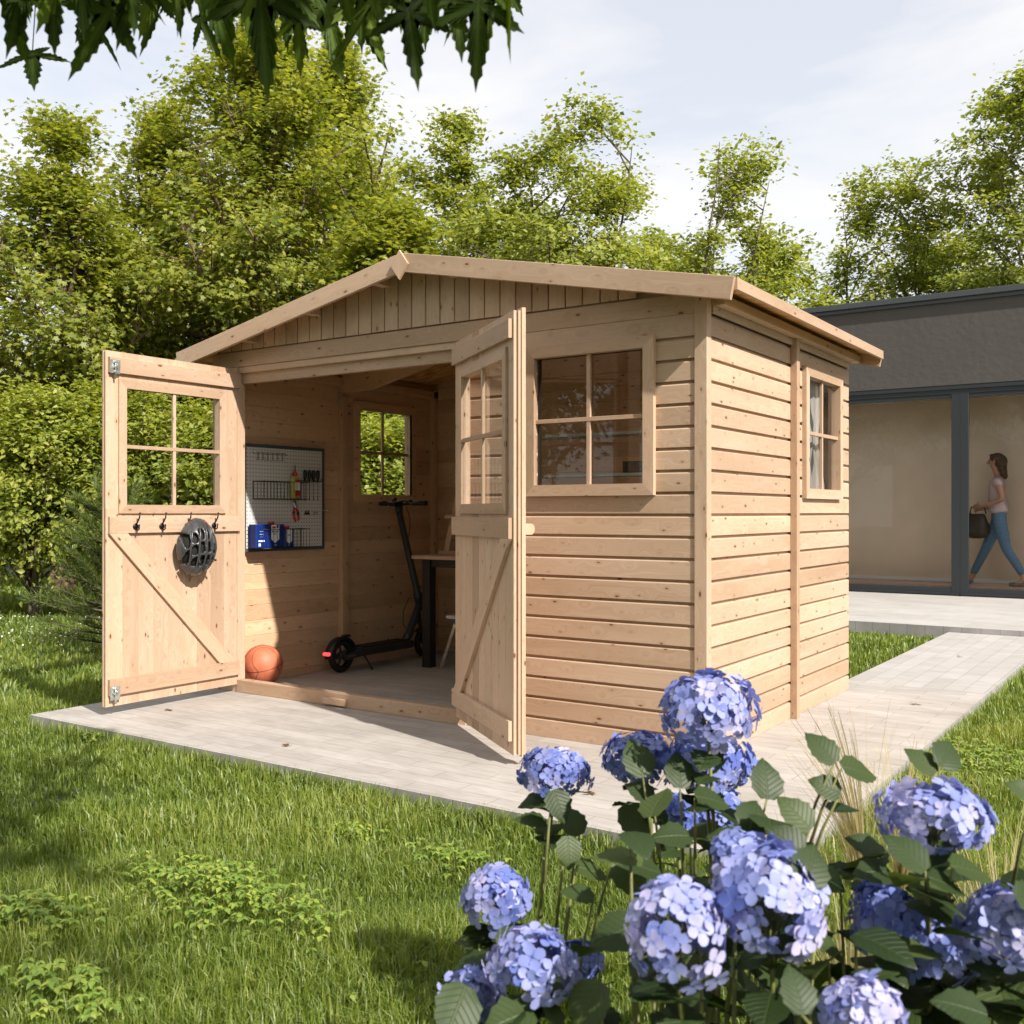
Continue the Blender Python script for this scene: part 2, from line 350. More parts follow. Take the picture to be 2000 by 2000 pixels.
def m_paver(name='concrete_pavers', rot=0.0, c1=(.52, .485, .455), c2=(.37, .34, .315), bw=.42, rh=.10, mort=.55):
    m, t, n, l = newmat(name); o = n('OutputMaterial'); p = n('BsdfPrincipled'); l(p.outputs[0], o.inputs[0])
    tc = n('TexCoord'); mp = n('Mapping'); mp.inputs['Rotation'].default_value = (0, 0, rot); l(tc.outputs['Object'], mp.inputs[0])
    b = n('TexBrick'); b.inputs['Scale'].default_value = 1; b.inputs['Brick Width'].default_value = bw; b.inputs['Row Height'].default_value = rh
    b.inputs['Mortar Size'].default_value = .0022; b.inputs['Mortar Smooth'].default_value = .5
    b.inputs['Color1'].default_value = (1, 1, 1, 1); b.inputs['Color2'].default_value = (.88, .87, .86, 1); b.inputs['Mortar'].default_value = (mort, mort, mort, 1)
    l(mp.outputs[0], b.inputs['Vector'])
    m2 = n('Mapping'); m2.inputs['Scale'].default_value = (1.6, 3.4, 1); l(tc.outputs['Object'], m2.inputs[0])
    ns = n('TexNoise'); ns.inputs['Scale'].default_value = 1.1; ns.inputs['Detail'].default_value = 8; ns.inputs['Roughness'].default_value = .62; l(m2.outputs[0], ns.inputs['Vector'])
    r = ramp(n, [(.3, c2), (.68, c1)]); l(ns.outputs['Fac'], r.inputs[0])
    m3 = n('Mapping'); m3.inputs['Scale'].default_value = (9, 60, 9); l(tc.outputs['Object'], m3.inputs[0])
    n3 = n('TexNoise'); n3.inputs['Scale'].default_value = 1; n3.inputs['Detail'].default_value = 6; l(m3.outputs[0], n3.inputs['Vector'])
    r3 = ramp(n, [(.25, (.82, .82, .82)), (.7, (1.05, 1.05, 1.05))]); l(n3.outputs['Fac'], r3.inputs[0])
    x1 = n('Mix'); x1.data_type = 'RGBA'; x1.blend_type = 'MULTIPLY'; x1.inputs['Factor'].default_value = 1; l(r.outputs[0], x1.inputs['A']); l(b.outputs['Color'], x1.inputs['B'])
    x2 = n('Mix'); x2.data_type = 'RGBA'; x2.blend_type = 'MULTIPLY'; x2.inputs['Factor'].default_value = 1; l(x1.outputs['Result'], x2.inputs['A']); l(r3.outputs[0], x2.inputs['B'])
    l(x2.outputs['Result'], p.inputs['Base Color']); p.inputs['Roughness'].default_value = .8
    bp = n('Bump'); bp.inputs['Strength'].default_value = .4; bp.inputs['Distance'].default_value = .003; l(n3.outputs['Fac'], bp.inputs['Height']); l(bp.outputs[0], p.inputs['Normal'])
    return m
M['paver'] = m_paver()
M['paver_path'] = m_paver('path_pavers', math.radians(90), (.50, .475, .455), (.42, .395, .375), .5, .12, .55)
M['kerb'] = m_paver('kerb_blocks', 0, (.40, .385, .38), (.30, .29, .285), .16, 1.0, .35)
M['terrace'] = m_paver('terrace_stone', 0, (.50, .475, .45), (.43, .41, .39), .9, .45, .85)
M['render'] = simple('dark_grey_render', (.078, .070, .062), .85, noise=.05, scale=2.2, bump=.0)
def add_bump(m, scale, strength, dist):
    t = m.node_tree; p = [x for x in t.nodes if x.type == 'BSDF_PRINCIPLED'][0]
    ns = t.nodes.new('ShaderNodeTexNoise'); ns.inputs['Scale'].default_value = scale; ns.inputs['Detail'].default_value = 6; tc = t.nodes.new('ShaderNodeTexCoord')
    t.links.new(tc.outputs['Object'], ns.inputs['Vector']); b = t.nodes.new('ShaderNodeBump'); b.inputs['Strength'].default_value = strength; b.inputs['Distance'].default_value = dist
    t.links.new(ns.outputs['Fac'], b.inputs['Height']); t.links.new(b.outputs[0], p.inputs['Normal'])
add_bump(M['render'], 14, .6, .01)
M['plaster'] = simple('beige_plaster', (.80, .64, .49), .8, noise=.03, scale=4)
M['parquet'] = simple('brown_floor', (.42, .25, .17), .5, noise=.1, scale=8)
M['ceiling'] = simple('white_ceiling', (.75, .73, .70), .8, noise=.02)
M['soil'] = simple('lawn_soil', (.045, .065, .018), .95, noise=.4, scale=9, bump=.6)
M['bark'] = simple('tree_bark', (.16, .105, .07), .9, noise=.45, scale=22, bump=.8)
M['bark2'] = simple('grey_bark', (.11, .085, .062), .9, noise=.4, scale=30, bump=.6)
M['stem'] = simple('woody_stem', (.16, .105, .045), .7, noise=.3, scale=40)
M['leaf_tree'] = leafmat('maple_foliage', (.11, .165, .022), (.29, .33, .05), (.50, .48, .095), .52)
M['leaf_far'] = leafmat('far_foliage', (.13, .18, .035), (.31, .36, .07), (.50, .50, .13), .52)
M['leaf_hedge'] = leafmat('hedge_foliage', (.13, .19, .025), (.33, .38, .055), (.55, .54, .12), .52, .04)
M['pine'] = leafmat('pine_needles', (.04, .075, .012), (.11, .16, .03), (.22, .26, .06), .3)
M['leaf_over_shade'] = leafmat('shade_toned_maple_leaves', (.022, .045, .006), (.055, .10, .011), (.17, .25, .025), .42, .015, True)  # backlit shade of the hanging leaves is put into this dark colour
M['grass'] = leafmat('grass_blades', (.11, .17, .02), (.215, .295, .04), (.44, .45, .12), .44, .05)
M['weed'] = leafmat('weed_leaves', (.10, .19, .03), (.21, .32, .045), (.42, .46, .08), .35, .05)
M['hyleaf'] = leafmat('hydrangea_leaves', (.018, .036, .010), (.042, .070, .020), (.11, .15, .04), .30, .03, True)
M['petal'] = leafmat('hydrangea_petals', (.12, .17, .50), (.30, .34, .68), (.60, .56, .80), .22, .03)
M['straw'] = leafmat('feather_grass', (.30, .24, .10), (.46, .38, .18), (.62, .54, .32), .35, .03)
for k_ in ('petal', 'straw'):
    for nd in M[k_].node_tree.nodes:
        if nd.type == 'MIX': nd.inputs['B'].default_value = (1, 1, 1, 1)

# ================================================================ ground, paving
def struct(name, mb, m): o = mb.build(name, m); tag(o, kind='structure'); return o
LZ = -0.072
g = MB(); g.add([(-90, -60, LZ), (90, -60, LZ), (90, 120, LZ), (-90, 120, LZ)], [(0, 1, 2, 3)]); struct('ground', g, M['soil'])
def slab(name, x0, x1, y0, y1, z0, z1, mt, side):
    b = MB(); b.add([(x0, y0, z0), (x1, y0, z0), (x1, y1, z0), (x0, y1, z0), (x0, y0, z1), (x1, y0, z1), (x1, y1, z1), (x0, y1, z1)],
        [(4, 5, 6, 7)], mi=0)
    b.add([(x0, y0, z0), (x1, y0, z0), (x1, y1, z0), (x0, y1, z0), (x0, y0, z1), (x1, y0, z1), (x1, y1, z1), (x0, y1, z1)],
        [(0, 1, 5, 4), (1, 2, 6, 5), (2, 3, 7, 6), (3, 0, 4, 7)], mi=1)
    me = b.mesh(name, False); me.materials.append(mt); me.materials.append(side)
    o = bpy.data.objects.new(name, me); C.objects.link(o); tag(o, kind='structure'); return o
slab('patio', -3.47, .74, -1.12, 2.52, -.12, 0, M['paver'], M['kerb'])
slab('path', -.115, .74, 2.524, 5.786, -.12, -.001, M['paver_path'], M['kerb'])
slab('terrace', -9, 9, 5.79, 9.47, -.12, .05, M['terrace'], M['kerb'])

# ================================================================ garden shed
XL, XR, YF, YB = -3.31, 0.0, 0.0, 2.195
RX, RZ, SL = -1.655, 2.468, 0.1973
def zt(x): return RZ-abs(x-RX)*SL          # roof top line
def zu(x): return zt(x)-.030               # underside
shed = thing('garden_shed', 'natural spruce garden shed with open double doors on the paved slab', 'garden shed', (RX, 1.1, 0))
T = .028
BOARD = [(0, .003), (.0035, 0), (T-.001, 0), (T, .001), (T, .081), (T-.004, .0860), (T-.016, .0872), (T-.016, .1), (.0035, .1), (0, .097)]
FLAT = [(0, .003), (.0035, 0), (T-.0015, 0), (T, .0015), (T, .0985), (T-.0015, .1), (.0035, .1), (0, .097)]
def siding(mb, O, A, nrm, length, holes, ztop, z0=0.0, flat_from=99):
    """boards stacked from z0; O corner at inner face, A unit direction, nrm outward"""
    z = z0; k = 0
    while z < ztop-.004:
        hgt = min(.1, ztop-z); prof = FLAT if z >= flat_from-.001 else BOARD
        if hgt < .0999: prof = [(0, 0), (T, 0), (T, hgt), (0, hgt)]
        segs = [(0, length)]
        for a, b, h0, h1 in holes:
            if z+.05 > h0 and z+.05 < h1:
                ns = []
                for s, e in segs:
                    if b <= s or a >= e: ns.append((s, e)); continue
                    if a > s: ns.append((s, a))
                    if b < e: ns.append((b, e))
                segs = ns
        tn = random.random()
        for s, e in segs:
            if e-s > .01: mb.prism(prof, Vector(O)+Vector(A)*s+UP*z, Vector(A)*(e-s), nrm, UP, tone=tn*.7+random.random()*.3)
        z += .1
# front wall right of the doors and a short piece on the left
fw = MB()
siding(fw, (-1.335, T, 0), (1, 0, 0), (0, -1, 0), 1.335-.055, [(-.90+1.335, -.30+1.335, 1.2, 1.9)], 2.0, flat_from=1.9)
siding(fw, (XL+.05, T, 0), (1, 0, 0), (0, -1, 0), .135, [], 2.0, flat_from=1.9)
fw.box((XL+.055, -.004, 2.0), (-.055, .024, 2.092), 0)            # header board across the front
fw.box((-3.085, .006, 1.962), (-1.375, .026, 1.9985), 0, tone=.9)     # rebate strip under the header
fw.box((-3.085, .030, 1.90), (-1.375, .060, 2.09), 0, tone=.3)
fw.build('front_wall', M['wood'], shed)
gb = MB(); x = -3.235
while x < -.42:
    zz = min(zu(x+.004), zu(x+.09))-.004
    if zz > 2.115:
        gb.obox((x, -.010, 2.100), (0, 0, zz-2.100), (0, .02, 0), (.0905, 0, 0), ch=.003)
    x += .0965
gb.box((-3.28, .0115, 2.093), (-.03, .022, 2.13), 0, tone=.2)
gb.v and None
for s_ in (-1, 1):   # backing triangle closes the gable behind the vertical boards
    pass
bx0, bx1 = XL+.02, XR-.02
gb.add([(bx0, .012, 2.093), (bx1, .012, 2.093), (bx1, .012, zu(bx1)), (RX, .012, zu(RX)), (bx0, .012, zu(bx0)),
        (bx0, .020, 2.093), (bx1, .020, 2.093), (bx1, .020, zu(bx1)), (RX, .020, zu(RX)), (bx0, .020, zu(bx0))],
       [(0, 1, 2, 3, 4), (9, 8, 7, 6, 5)], tone=.2)
gb.build('gable', M['wood'], shed)
# right wall, left wall, back wall
HW = (1.36, 1.94, 1.2, 1.9)
rw = MB(); siding(rw, (-T, .026, 0), (0, 1, 0), (1, 0, 0), 1.100, [], 2.1)
siding(rw, (-T, 1.126, 0), (0, 1, 0), (1, 0, 0), YB-1.126, [(HW[0]-1.126, HW[1]-1.126, 1.2, 1.9)], 2.1)
rw.box((-T+.002, .05, 2.0), (.012, YB-.02, 2.098), 1)
rw.build('side_wall', M['wood'], shed)
bt = MB(); bt.box((.001, 1.112, 0), (.036, 1.160, 2.09), 2); bt.build('batten', M['wood'], shed)
lw = MB(); siding(lw, (XL+T, .026, 0), (0, 1, 0), (-1, 0, 0), YB-.026, [(1.28, 1.88, 1.2, 1.9)], 2.11); lw.build('side_wall', M['wood_in_lit'], shed)
bw_ = MB(); siding(bw_, (XL+T, YB-T, 0), (1, 0, 0), (0, 1, 0), -XL-2*T, [], 2.1)
bx0, bx1 = XL+.03, XR-.03
bw_.add([(bx0, YB-.02, 2.1), (bx1, YB-.02, 2.1), (bx1, YB-.02, zu(bx1)), (RX, YB-.02, zu(RX)), (bx0, YB-.02, zu(bx0)),
        (bx0, YB-.01, 2.1), (bx1, YB-.01, 2.1), (bx1, YB-.01, zu(bx1)), (RX, YB-.01, zu(RX)), (bx0, YB-.01, zu(bx0))],
       [(0, 1, 2, 3, 4), (9, 8, 7, 6, 5)])
bw_.build('back_wall', M['wood_in_lit'], shed)
for lo, hi in (((-.055, -.007, 0), (.0045, .045, 2.09)), ((XL-.004, -.007, 0), (XL+.05, .045, 2.09)),
               ((-.045, YB-.045, 0), (-.0285, YB-.0285, 2.09))):
    c_ = MB(); c_.box(lo, hi, 2); c_.build('corner_post', M['wood'], shed)
# door jambs
for x0, x1 in ((-3.135, -3.088), (-1.378, -1.334)):
    c_ = MB(); c_.box((x0, -.006, 0), (x1, .055, 1.998), 2, tone=.8); c_.build('door_jamb', M['wood'], shed)
# interior posts and skirting beams
for lo, hi, ax in (((XL+T+.001, 1.075, 0), (XL+T+.045, 1.133, 1.93), 2), ((XL+T+.001, YB-T-.05, 0), (XL+T+.045, YB-T-.001, 2.08), 2),
               ((-.075, 1.075, 0), (-.0285, 1.133, 1.93), 2), ((-.08, YB-.09, 0), (-.0465, YB-.046, 2.08), 2)):
    c_ = MB(); c_.box(lo, hi, ax); c_.build('wall_post', M['wood_in_lit'], shed)
sk = MB(); sk.box((XL+T+.001, .06, 0), (XL+T+.03, 1.074, .045), 1); sk.box((XL+T+.001, 1.134, 0), (XL+T+.03, YB-T-.051, .045), 1)
sk.box((XL+T+.046, YB-T-.03, 0), (-.09, YB-T-.001, .045), 0); sk.build('skirting_beam', M['wood_in_lit'], shed)
th = MB(); th.box((-3.087, -.012, 0), (-1.379, .040, .078), 0, ch=.003); th.build('threshold', M['wood'], shed)
tb = MB(); tb.box((-2.335, -.034, .012), (-2.165, -.0125, .050), 0, ch=.003); tb.build('door_stop', M['wood'], shed)
for xx in (XL+T+.001, -.029-.045):
    wp = MB(); wp.box((xx, .06, 2.012), (xx+.044, YB-T-.001, 2.065), 1); wp.build('wall_plate', M['wood_in_lit'], shed)
# truss across the middle
tr = MB()
for s_, x0 in ((1, XL+T+.002), (-1, -.030)):
    x1 = RX
    a, b = (x0, RX) if s_ > 0 else (RX, x0)
    za, zb = zu(a)-.012, zu(b)-.012
    lowa = 1.935 if s_ > 0 else 0; 
    P = [(a, za), (b, zb), (b, zb-.155), (a, za-.155)]
    if s_ > 0: P = [(a, za), (b, zb), (b, zb-.150), (a+.30, za-.150+.30*SL*.2), (a, za-.150)]
    else: P = [(a, za), (b, zb), (b, zb-.150), (b-.30, zb-.150+.30*SL*.2), (a, za-.150)]
    vs = [(px, 1.082, pz) for px, pz in P]+[(px, 1.126, pz) for px, pz in P]; n_ = len(P)
    fs = [tuple(range(n_)), tuple(range(2*n_-1, n_-1, -1))]+[(i, (i+1) % n_, n_+(i+1) % n_, n_+i) for i in range(n_)]
    uvs = [[(vs[k][0]+9*s_, vs[k][2]+vs[k][0]*SL*-s_) for k in f] for f in fs]
    tr.add(vs, fs, uvs)
ro = tr.build('roof_truss', M['wood_in_lit'], shed)
br = MB(); br.box((RX-.09, 1.078, 2.25), (RX-.04, 1.0815, 2.33), 2); br.build('bracket', M['steel'], ro); br = MB(); br.box((XL+T+.004, 1.079, 1.88), (XL+T+.043, 1.0745, 1.955), 2)
br.build('bracket', M['steel'], ro)
# roof: two OSB-lined planes, bargeboards, eaves boards, purlins, finials
XE = 1.830; YR0, YR1 = -.122, 2.262
def roofplane(s_):
    b = MB(); P = []
    for (dx, dz) in ((0, 0), (XE, 0), (XE, 1), (0, 1)):
        P.append((RX+s_*dx, zt(RX+dx)-.012-dz*.016))
    vs = [(x, YR0, z) for x, z in P]+[(x, YR1, z) for x, z in P]
    b.add(vs, [(0, 1, 5, 4), (1, 2, 6, 5), (2, 3, 7, 6), (3, 0, 4, 7), (0, 3, 2, 1), (4, 5, 6, 7)])
    return b
roof = roofplane(1).build('roof', M['osb'], shed)
roofplane(-1).build('roof_panel', M['osb'], roof)
def barge(s_, y0, y1):
    b = MB(); ln = math.hypot(XE+.012, (XE+.012)*SL); ux = Vector((s_*math.cos(math.atan(SL)), 0, -math.sin(math.atan(SL)))); uz = Vector((s_*math.sin(math.atan(SL)), 0, math.cos(math.atan(SL))))
    O = Vector((RX, y0, RZ)) - uz*.098
    b.obox(O, ux*ln, (0, y1-y0, 0), uz*.098, ch=.002); return b
for s_ in (-1, 1):
    barge(s_, -.145, -.1225).build('bargeboard', M['wood'], roof)
    barge(s_, YR1+.0005, YR1+.022).build('bargeboard', M['wood'], roof)
    eb = MB(); xe = RX+s_*XE; z_ = zt(RX+XE)
    eb.box((min(xe, xe+s_*.018), YR0+.0005, z_-.055), (max(xe, xe+s_*.018), YR1-.0005, z_-.004), 1); eb.build('eaves_board', M['wood'], roof)
for yy in (-.158, YR1+.0225):
    f_ = MB(); P = [(0, .078), (.058, 0), (0, -.078), (-.058, 0)]
    f_.prism([(a, b) for a, b in P], (RX, yy, 2.402), (0, .0125, 0), (1, 0, 0), UP, tone=.9); f_.build('finial', M['wood'], roof)
for xx in (-2.95, -2.42, -1.90, -1.41, -.89, -.36):
    p_ = MB(); z_ = min(zu(xx), zu(xx+.05)); p_.box((xx, -.1215, z_-.052), (xx+.05, -.0105, z_-.001), 1); p_.build('purlin', M['wood'], roof)
rb = MB(); rb.box((RX-.022, .03, zu(RX)-.09), (RX+.022, YB-.03, zu(RX)-.006), 1)
rb.build('ridge_beam', M['wood_in_lit'], shed)
wp2 = MB(); wp2.box((.0135, .06, 2.035), (.060, YB+.05, 2.078), 1); wp2.build('eaves_beam', M['wood'], shed)

# windows: casing, sash bars, pane
def window(name, parent, O, A, N, w_, z0, z1, cas=.055, proud=.025, depth=.05, inner=True, m=None, barw=.020, paneoff=-.012):
    """O: bottom-left of the outer casing on the wall face (z ignored), A unit along, N unit outward"""
    O = Vector(O); A = Vector(A); N = Vector(N); h = z1-z0; m = m or M['wood']
    f = MB(); c = cas
    def mitre(P, tone):      # P: quad in (a, z) of the casing face
        vs = [O+A*a+UP*(z0+z)-N*.002 for a, z in P]+[O+A*a+UP*(z0+z)+N*proud for a, z in P]
        fs = [(3, 2, 1, 0), (4, 5, 6, 7), (0, 1, 5, 4), (1, 2, 6, 5), (2, 3, 7, 6), (3, 0, 4, 7)]
        e0 = (Vector(P[1])-Vector(P[0])); hor = abs(e0.x) > abs(e0.y); k = random.uniform(0, 30)
        uv = [[((p_[0] if hor else p_[1])+k, (p_[1] if hor else p_[0])+k+(q//4)*.03) for q in fc for p_ in [P[q % 4]]] for fc in fs]
        f.add(vs, fs, uv, tone)
    for P in ([(0, 0), (w_, 0), (w_-c, c), (c, c)], [(w_, h), (0, h), (c, h-c), (w_-c, h-c)], [(0, h), (0, 0), (c, c), (c, h-c)], [(w_, 0), (w_, h), (w_-c, h-c), (w_-c, c)]):
        mitre(P, random.random())
    # lining of the opening
    t = .010
    i0, i1 = c-t, w_-c+t; k0, k1 = z0+c-t, z0+h-c+t
    def ln(a0, a1, za, zb): f.obox(O+A*a0+UP*za-N*.003, (A*(a1-a0) if a1-a0 > zb-za else UP*(zb-za)), -N*(depth-.004), (UP*(zb-za) if a1-a0 > zb-za else A*(a1-a0)), ch=.0008)
    ln(i0, i1, k0, k0+t); ln(i0, i1, k1-t, k1); ln(i0, i0+t, k0+t, k1-t); ln(i1-t, i1, k0+t, k1-t)
    if inner:
        for P in ([(0, 0), (w_, 0), (w_-c, c), (c, c)], [(w_, h), (0, h), (c, h-c), (w_-c, h-c)], [(0, h), (0, 0), (c, c), (c, h-c)], [(w_, 0), (w_, h), (w_-c, h-c), (w_-c, c)]):
            vs = [O+A*a+UP*(z0+z)-N*(T+.001) for a, z in P]+[O+A*a+UP*(z0+z)-N*(T+.020) for a, z in P]
            f.add(vs, [(3, 2, 1, 0), (4, 5, 6, 7), (0, 1, 5, 4), (1, 2, 6, 5), (2, 3, 7, 6), (3, 0, 4, 7)])
    fo = f.build(name, m, parent)
    b = MB(); am = w_/2; zm = z0+h/2; bd = .016
    b.obox(O+A*(am-barw/2)+UP*(z0+c)-N*(-paneoff-.003), UP*(h-2*c), N*bd, A*barw)
    b.obox(O+A*c+UP*(zm-barw/2)-N*(-paneoff-.003), A*(w_-2*c), N*(bd+.002), UP*barw)
    bo = b.build('glazing_bar', m, fo if parent is shed else parent)
    p = MB(); p.add([O+A*c+UP*(z0+c)+N*paneoff, O+A*(w_-c)+UP*(z0+c)+N*paneoff, O+A*(w_-c)+UP*(z1-c)+N*paneoff, O+A*c+UP*(z1-c)+N*paneoff], [(0, 1, 2, 3)])
    po = p.build('window_pane', M['glass'] if (parent is shed and N.y < -.5) else M['glass_door'], fo if parent is shed else parent)
    return fo
window('window', shed, (-.955, 0, 0), (1, 0, 0), (0, -1, 0), .706, 1.184, 1.918)
window('window', shed, (0, 1.304, 0), (0, 1, 0), (1, 0, 0), .688, 1.182, 1.916)
window('window', shed, (XL, 1.235, 0), (0, 1, 0), (-1, 0, 0), .690, 1.182, 1.916, m=M['wood_in_lit'])

# doors
def door(hinge, u, n, name, mirror):
    H = Vector((hinge[0], hinge[1], 0)); u = Vector((*u, 0)).normalized(); n = Vector((*n, 0)).normalized(); W = .905
    Z0, Z1 = .048, 1.985
    wu0, wu1, wz0, wz1 = .125, .815, 1.125, 1.808      # hole
    d = MB()
    def skin(off, t):
        x = 0; k = 0; edges = [0, .10, .20, .30, .40, .50, .60, .70, .80, W]
        for a, b in zip(edges[:-1], edges[1:]):
            tn = random.random()
            segs = [(a, b, Z0, Z1)]
            if b > wu0 and a < wu1:
                segs = [(a, b, Z0, wz0), (a, b, wz1, Z1)]
                if a < wu0: segs.append((a, wu0, wz0, wz1))
                if b > wu1: segs.append((wu1, b, wz0, wz1))
            for s in segs:
                d.obox(H+u*s[0]+UP*s[2]+n*(off-t), UP*(s[3]-s[2]), u*(s[1]-s[0]), n*t, ch=.0022, tone=tn)
    skin(0, .014); skin(-.021, .014)
    # core, set back from the free edge
    for a, b, z0, z1 in ((.01, W-.012, Z0+.004, wz0), (.01, W-.012, wz1, Z1-.004), (.01, wu0, wz0, wz1), (wu1, W-.012, wz0, wz1)):
        d.obox(H+u*a+UP*z0+n*(-.0208), UP*(z1-z0), u*(b-a), n*.0066, ch=0)
    D = d.build(name, M['wood'], shed)
    l = MB()
    for z0, z1 in ((1.866, 1.950), (.990, 1.082), (.108, .196)):
        l.obox(H+u*(-.004)+UP*z0+n*.0004, u*(W-.008), n*.019, UP*(z1-z0), ch=.0015)
        l.build('ledge', M['wood'], D); l = MB()
    # brace, from the free-edge top to the hinge-side bottom
    a0, b0 = Vector((W-.01, .990)), Vector((.145, .196)); dr = (b0-a0).normalized(); pn = Vector((-dr.y, dr.x))
    pn = pn if (pn.x < 0) else -pn
    wd = .085
    P = [a0, b0, b0+Vector((-.115, 0)), a0+Vector((-.115, 0))]
    vs = [H+u*p.x+UP*p.y+n*.0004 for p in P]+[H+u*p.x+UP*p.y+n*.0185 for p in P]
    fs = [(3, 2, 1, 0), (4, 5, 6, 7), (0, 1, 5, 4), (1, 2, 6, 5), (2, 3, 7, 6), (3, 0, 4, 7)]
    uv = [[(((P[k % 4]-a0).dot(dr))+3, ((P[k % 4]-a0).dot(pn))+7+(k//4)*.02) for k in f] for f in fs]
    l.add(vs, fs, uv, .9); l.build('brace', M['wood'], D)
    window('window_frame', D, H+u*.095+n*0, u, n, .735, 1.099, 1.836, cas=.048, proud=.012, depth=.036, inner=False, paneoff=-.014, barw=.020)
    return D, H, u, n, W
DL, H1, u1, n1_, W1 = door((-3.087, -.008), (0, -1), (1, 0), 'door', False)
DR, H2, u2, n2_, W2 = door((-1.380, -.032), (.805, -.593), (-.593, -.805), 'door', True)
# overlap strip and turn handle on the right door's outer face
s_ = MB(); s_.obox(H2+u2*(W2-.055)+UP*.040+n2_*(-.0545), UP*1.958, u2*.062, n2_*.019, ch=.0015, tone=.95); s_.build('cover_strip', M['wood'], DR)
hd = MB(); hp = [(0, -.024), (.034, -.024), (.044, -.014), (.046, 0), (.044, .014), (.034, .024), (0, .024)]
hd.prism(hp, H2+u2*(W2-.035)+UP*1.032-n2_*.055, u2*.028, -n2_, UP, tone=1); hd.build('handle', M['beech'], DR)
# sliding bolts on the free edge of the left door
for z in (1.895, .118):
    b = MB(); O = H1+u1*(W1-.075)+n1_*.0196+UP*z
    b.box((O.x, O.y-.062, O.z-.034), (O.x+.003, O.y, O.z+.040), 2)
    b.tube([(O.x+.009, O.y-.034, O.z-.055), (O.x+.009, O.y-.034, O.z+.038)], .0055, 10)
    for dz in (-.026, 0, .026): b.box((O.x+.003, O.y-.046, O.z+dz-.005), (O.x+.015, O.y-.022, O.z+dz+.005), 1)
    b.tube([(O.x+.012, O.y-.034, O.z+.012), (O.x+.028, O.y-.034, O.z+.012)], .004, 8)
    b.build('door_bolt', M['steel'], DL)
# coat hooks along the middle ledge of the left door
for px in (265, 316, 365, 418):
    p0 = atX(px, 1031, -3.066); y = p0.y; z = 1.026; x0 = -3.0675
    h = MB(); h.lathe((x0, y, z), [(.001, 0), (.0165, 0), (.018, .003), (.015, .0065), (.001, .008)], (1, 0, 0), 18)
    h.tube([(x0+.004, y, z+.010), (x0+.022, y, z+.030), (x0+.036, y, z+.050), (x0+.040, y, z+.072)], [.0045, .0045, .004, .0038], 8)
    h.sphere((x0+.040, y, z+.074), .0055, 6)
    h.tube([(x0+.004, y, z-.012), (x0+.020, y, z-.020), (x0+.032, y, z-.014), (x0+.034, y, z+.006)], [.0045, .0042, .004, .0038], 8)
    h.sphere((x0+.034, y, z+.008), .005, 6)
    h.build('coat_hook', M['iron'], DL)

# ================================================================ modern house
HY = 9.483
house = thing('modern_house', 'low modern house with dark grey rendered band and wide sliding glass doors', 'house', (0, 11.6, .05))
HX0, HX1 = -4.3, 8.2
b = MB(); b.box((HX0, HY, 2.71), (HX1, HY+.25, 3.80), 0, ch=0); b.build('wall_band', M['render'], house)
b = MB(); b.box((HX0, HY+.251, 0), (HX0+.25, HY+4.2, 3.80), 2, ch=0); b.build('side_wall', M['render'], house)
b = MB(); b.box((HX1-.25, HY+.251, 0), (HX1, HY+4.2, 3.80), 2, ch=0); b.build('side_wall', M['render'], house)
b = MB(); b.box((HX0+.25, HY+3.95, 0), (HX1-.25, HY+4.2, 3.80), 0, ch=0); b.build('back_wall', M['render'], house)
b = MB(); b.box((HX0-.06, HY-.07, 3.803), (HX1+.06, HY+4.27, 3.875), 0, ch=.004); b.build('roof_cap', M['cap'], house)
b = MB(); b.box((HX0-.03, HY-.035, 3.755), (HX1+.03, HY-.002, 3.802), 0, ch=.003); b.build('drip_edge', M['cap'], house)
b = MB(); b.box((HX0+.252, HY+.10, .0), (HX1-.252, HY+3.94, .165), 0, ch=0); b.build('floor', M['parquet'], house)
b = MB(); b.box((HX0+.252, HY+.252, 2.63), (HX1-.252, HY+3.94, 2.70), 0, ch=0); b.build('ceiling', M['ceiling'], house)
b = MB(); b.box((HX0+.252, HY+.96, .166), (HX1-.252, HY+1.04, 2.629), 0, ch=0); b.build('inner_wall', M['plaster'], house)
b = MB(); b.box((HX0+.252, HY+.945, .166), (HX1-.252, HY+.9595, .205), 0); b.build('skirting_board', M['ceiling'], house)
b = MB()
b.box((HX0+.252, HY+.02, 2.600), (HX1-.252, HY+.10, 2.706), 0, ch=.003); b.box((HX0+.252, HY+.005, 2.655), (HX1-.252, HY+.0195, 2.706), 0, ch=.002)
b.build('lintel_frame', M['anth'], house)
for xa, xb in ((-4.04, -.755), (-.645, 2.55), (2.66, 5.85), (5.96, 7.94)):
    sd = MB()
    sd.box((xa-.055, HY+.022, .05), (xa+.045, HY+.075, 2.5995), 2, ch=.003); sd.box((xb-.045, HY+.022, .05), (xb+.054, HY+.075, 2.5995), 2, ch=.003)
    sd.box((xa+.0455, HY+.022, .05), (xb-.0455, HY+.075, .150), 0, ch=.003); sd.box((xa+.0455, HY+.03, 2.55), (xb-.0455, HY+.07, 2.5995), 0, ch=.003)
    sd.box((xa-.04, HY+.005, .055), (xb+.04, HY+.0215, .085), 0, ch=.003)
    so = sd.build('sliding_door', M['anth'], house)
    pn = MB(); pn.add([(xa+.0455, HY+.05, .15), (xb-.0455, HY+.05, .15), (xb-.0455, HY+.05, 2.55), (xa+.0455, HY+.05, 2.55)], [(0, 1, 2, 3)]); pn.build('glass_pane', M['glass_house'], so)

# ================================================================ things inside and around the shed
WX = XL+T           # inner face of the left wall
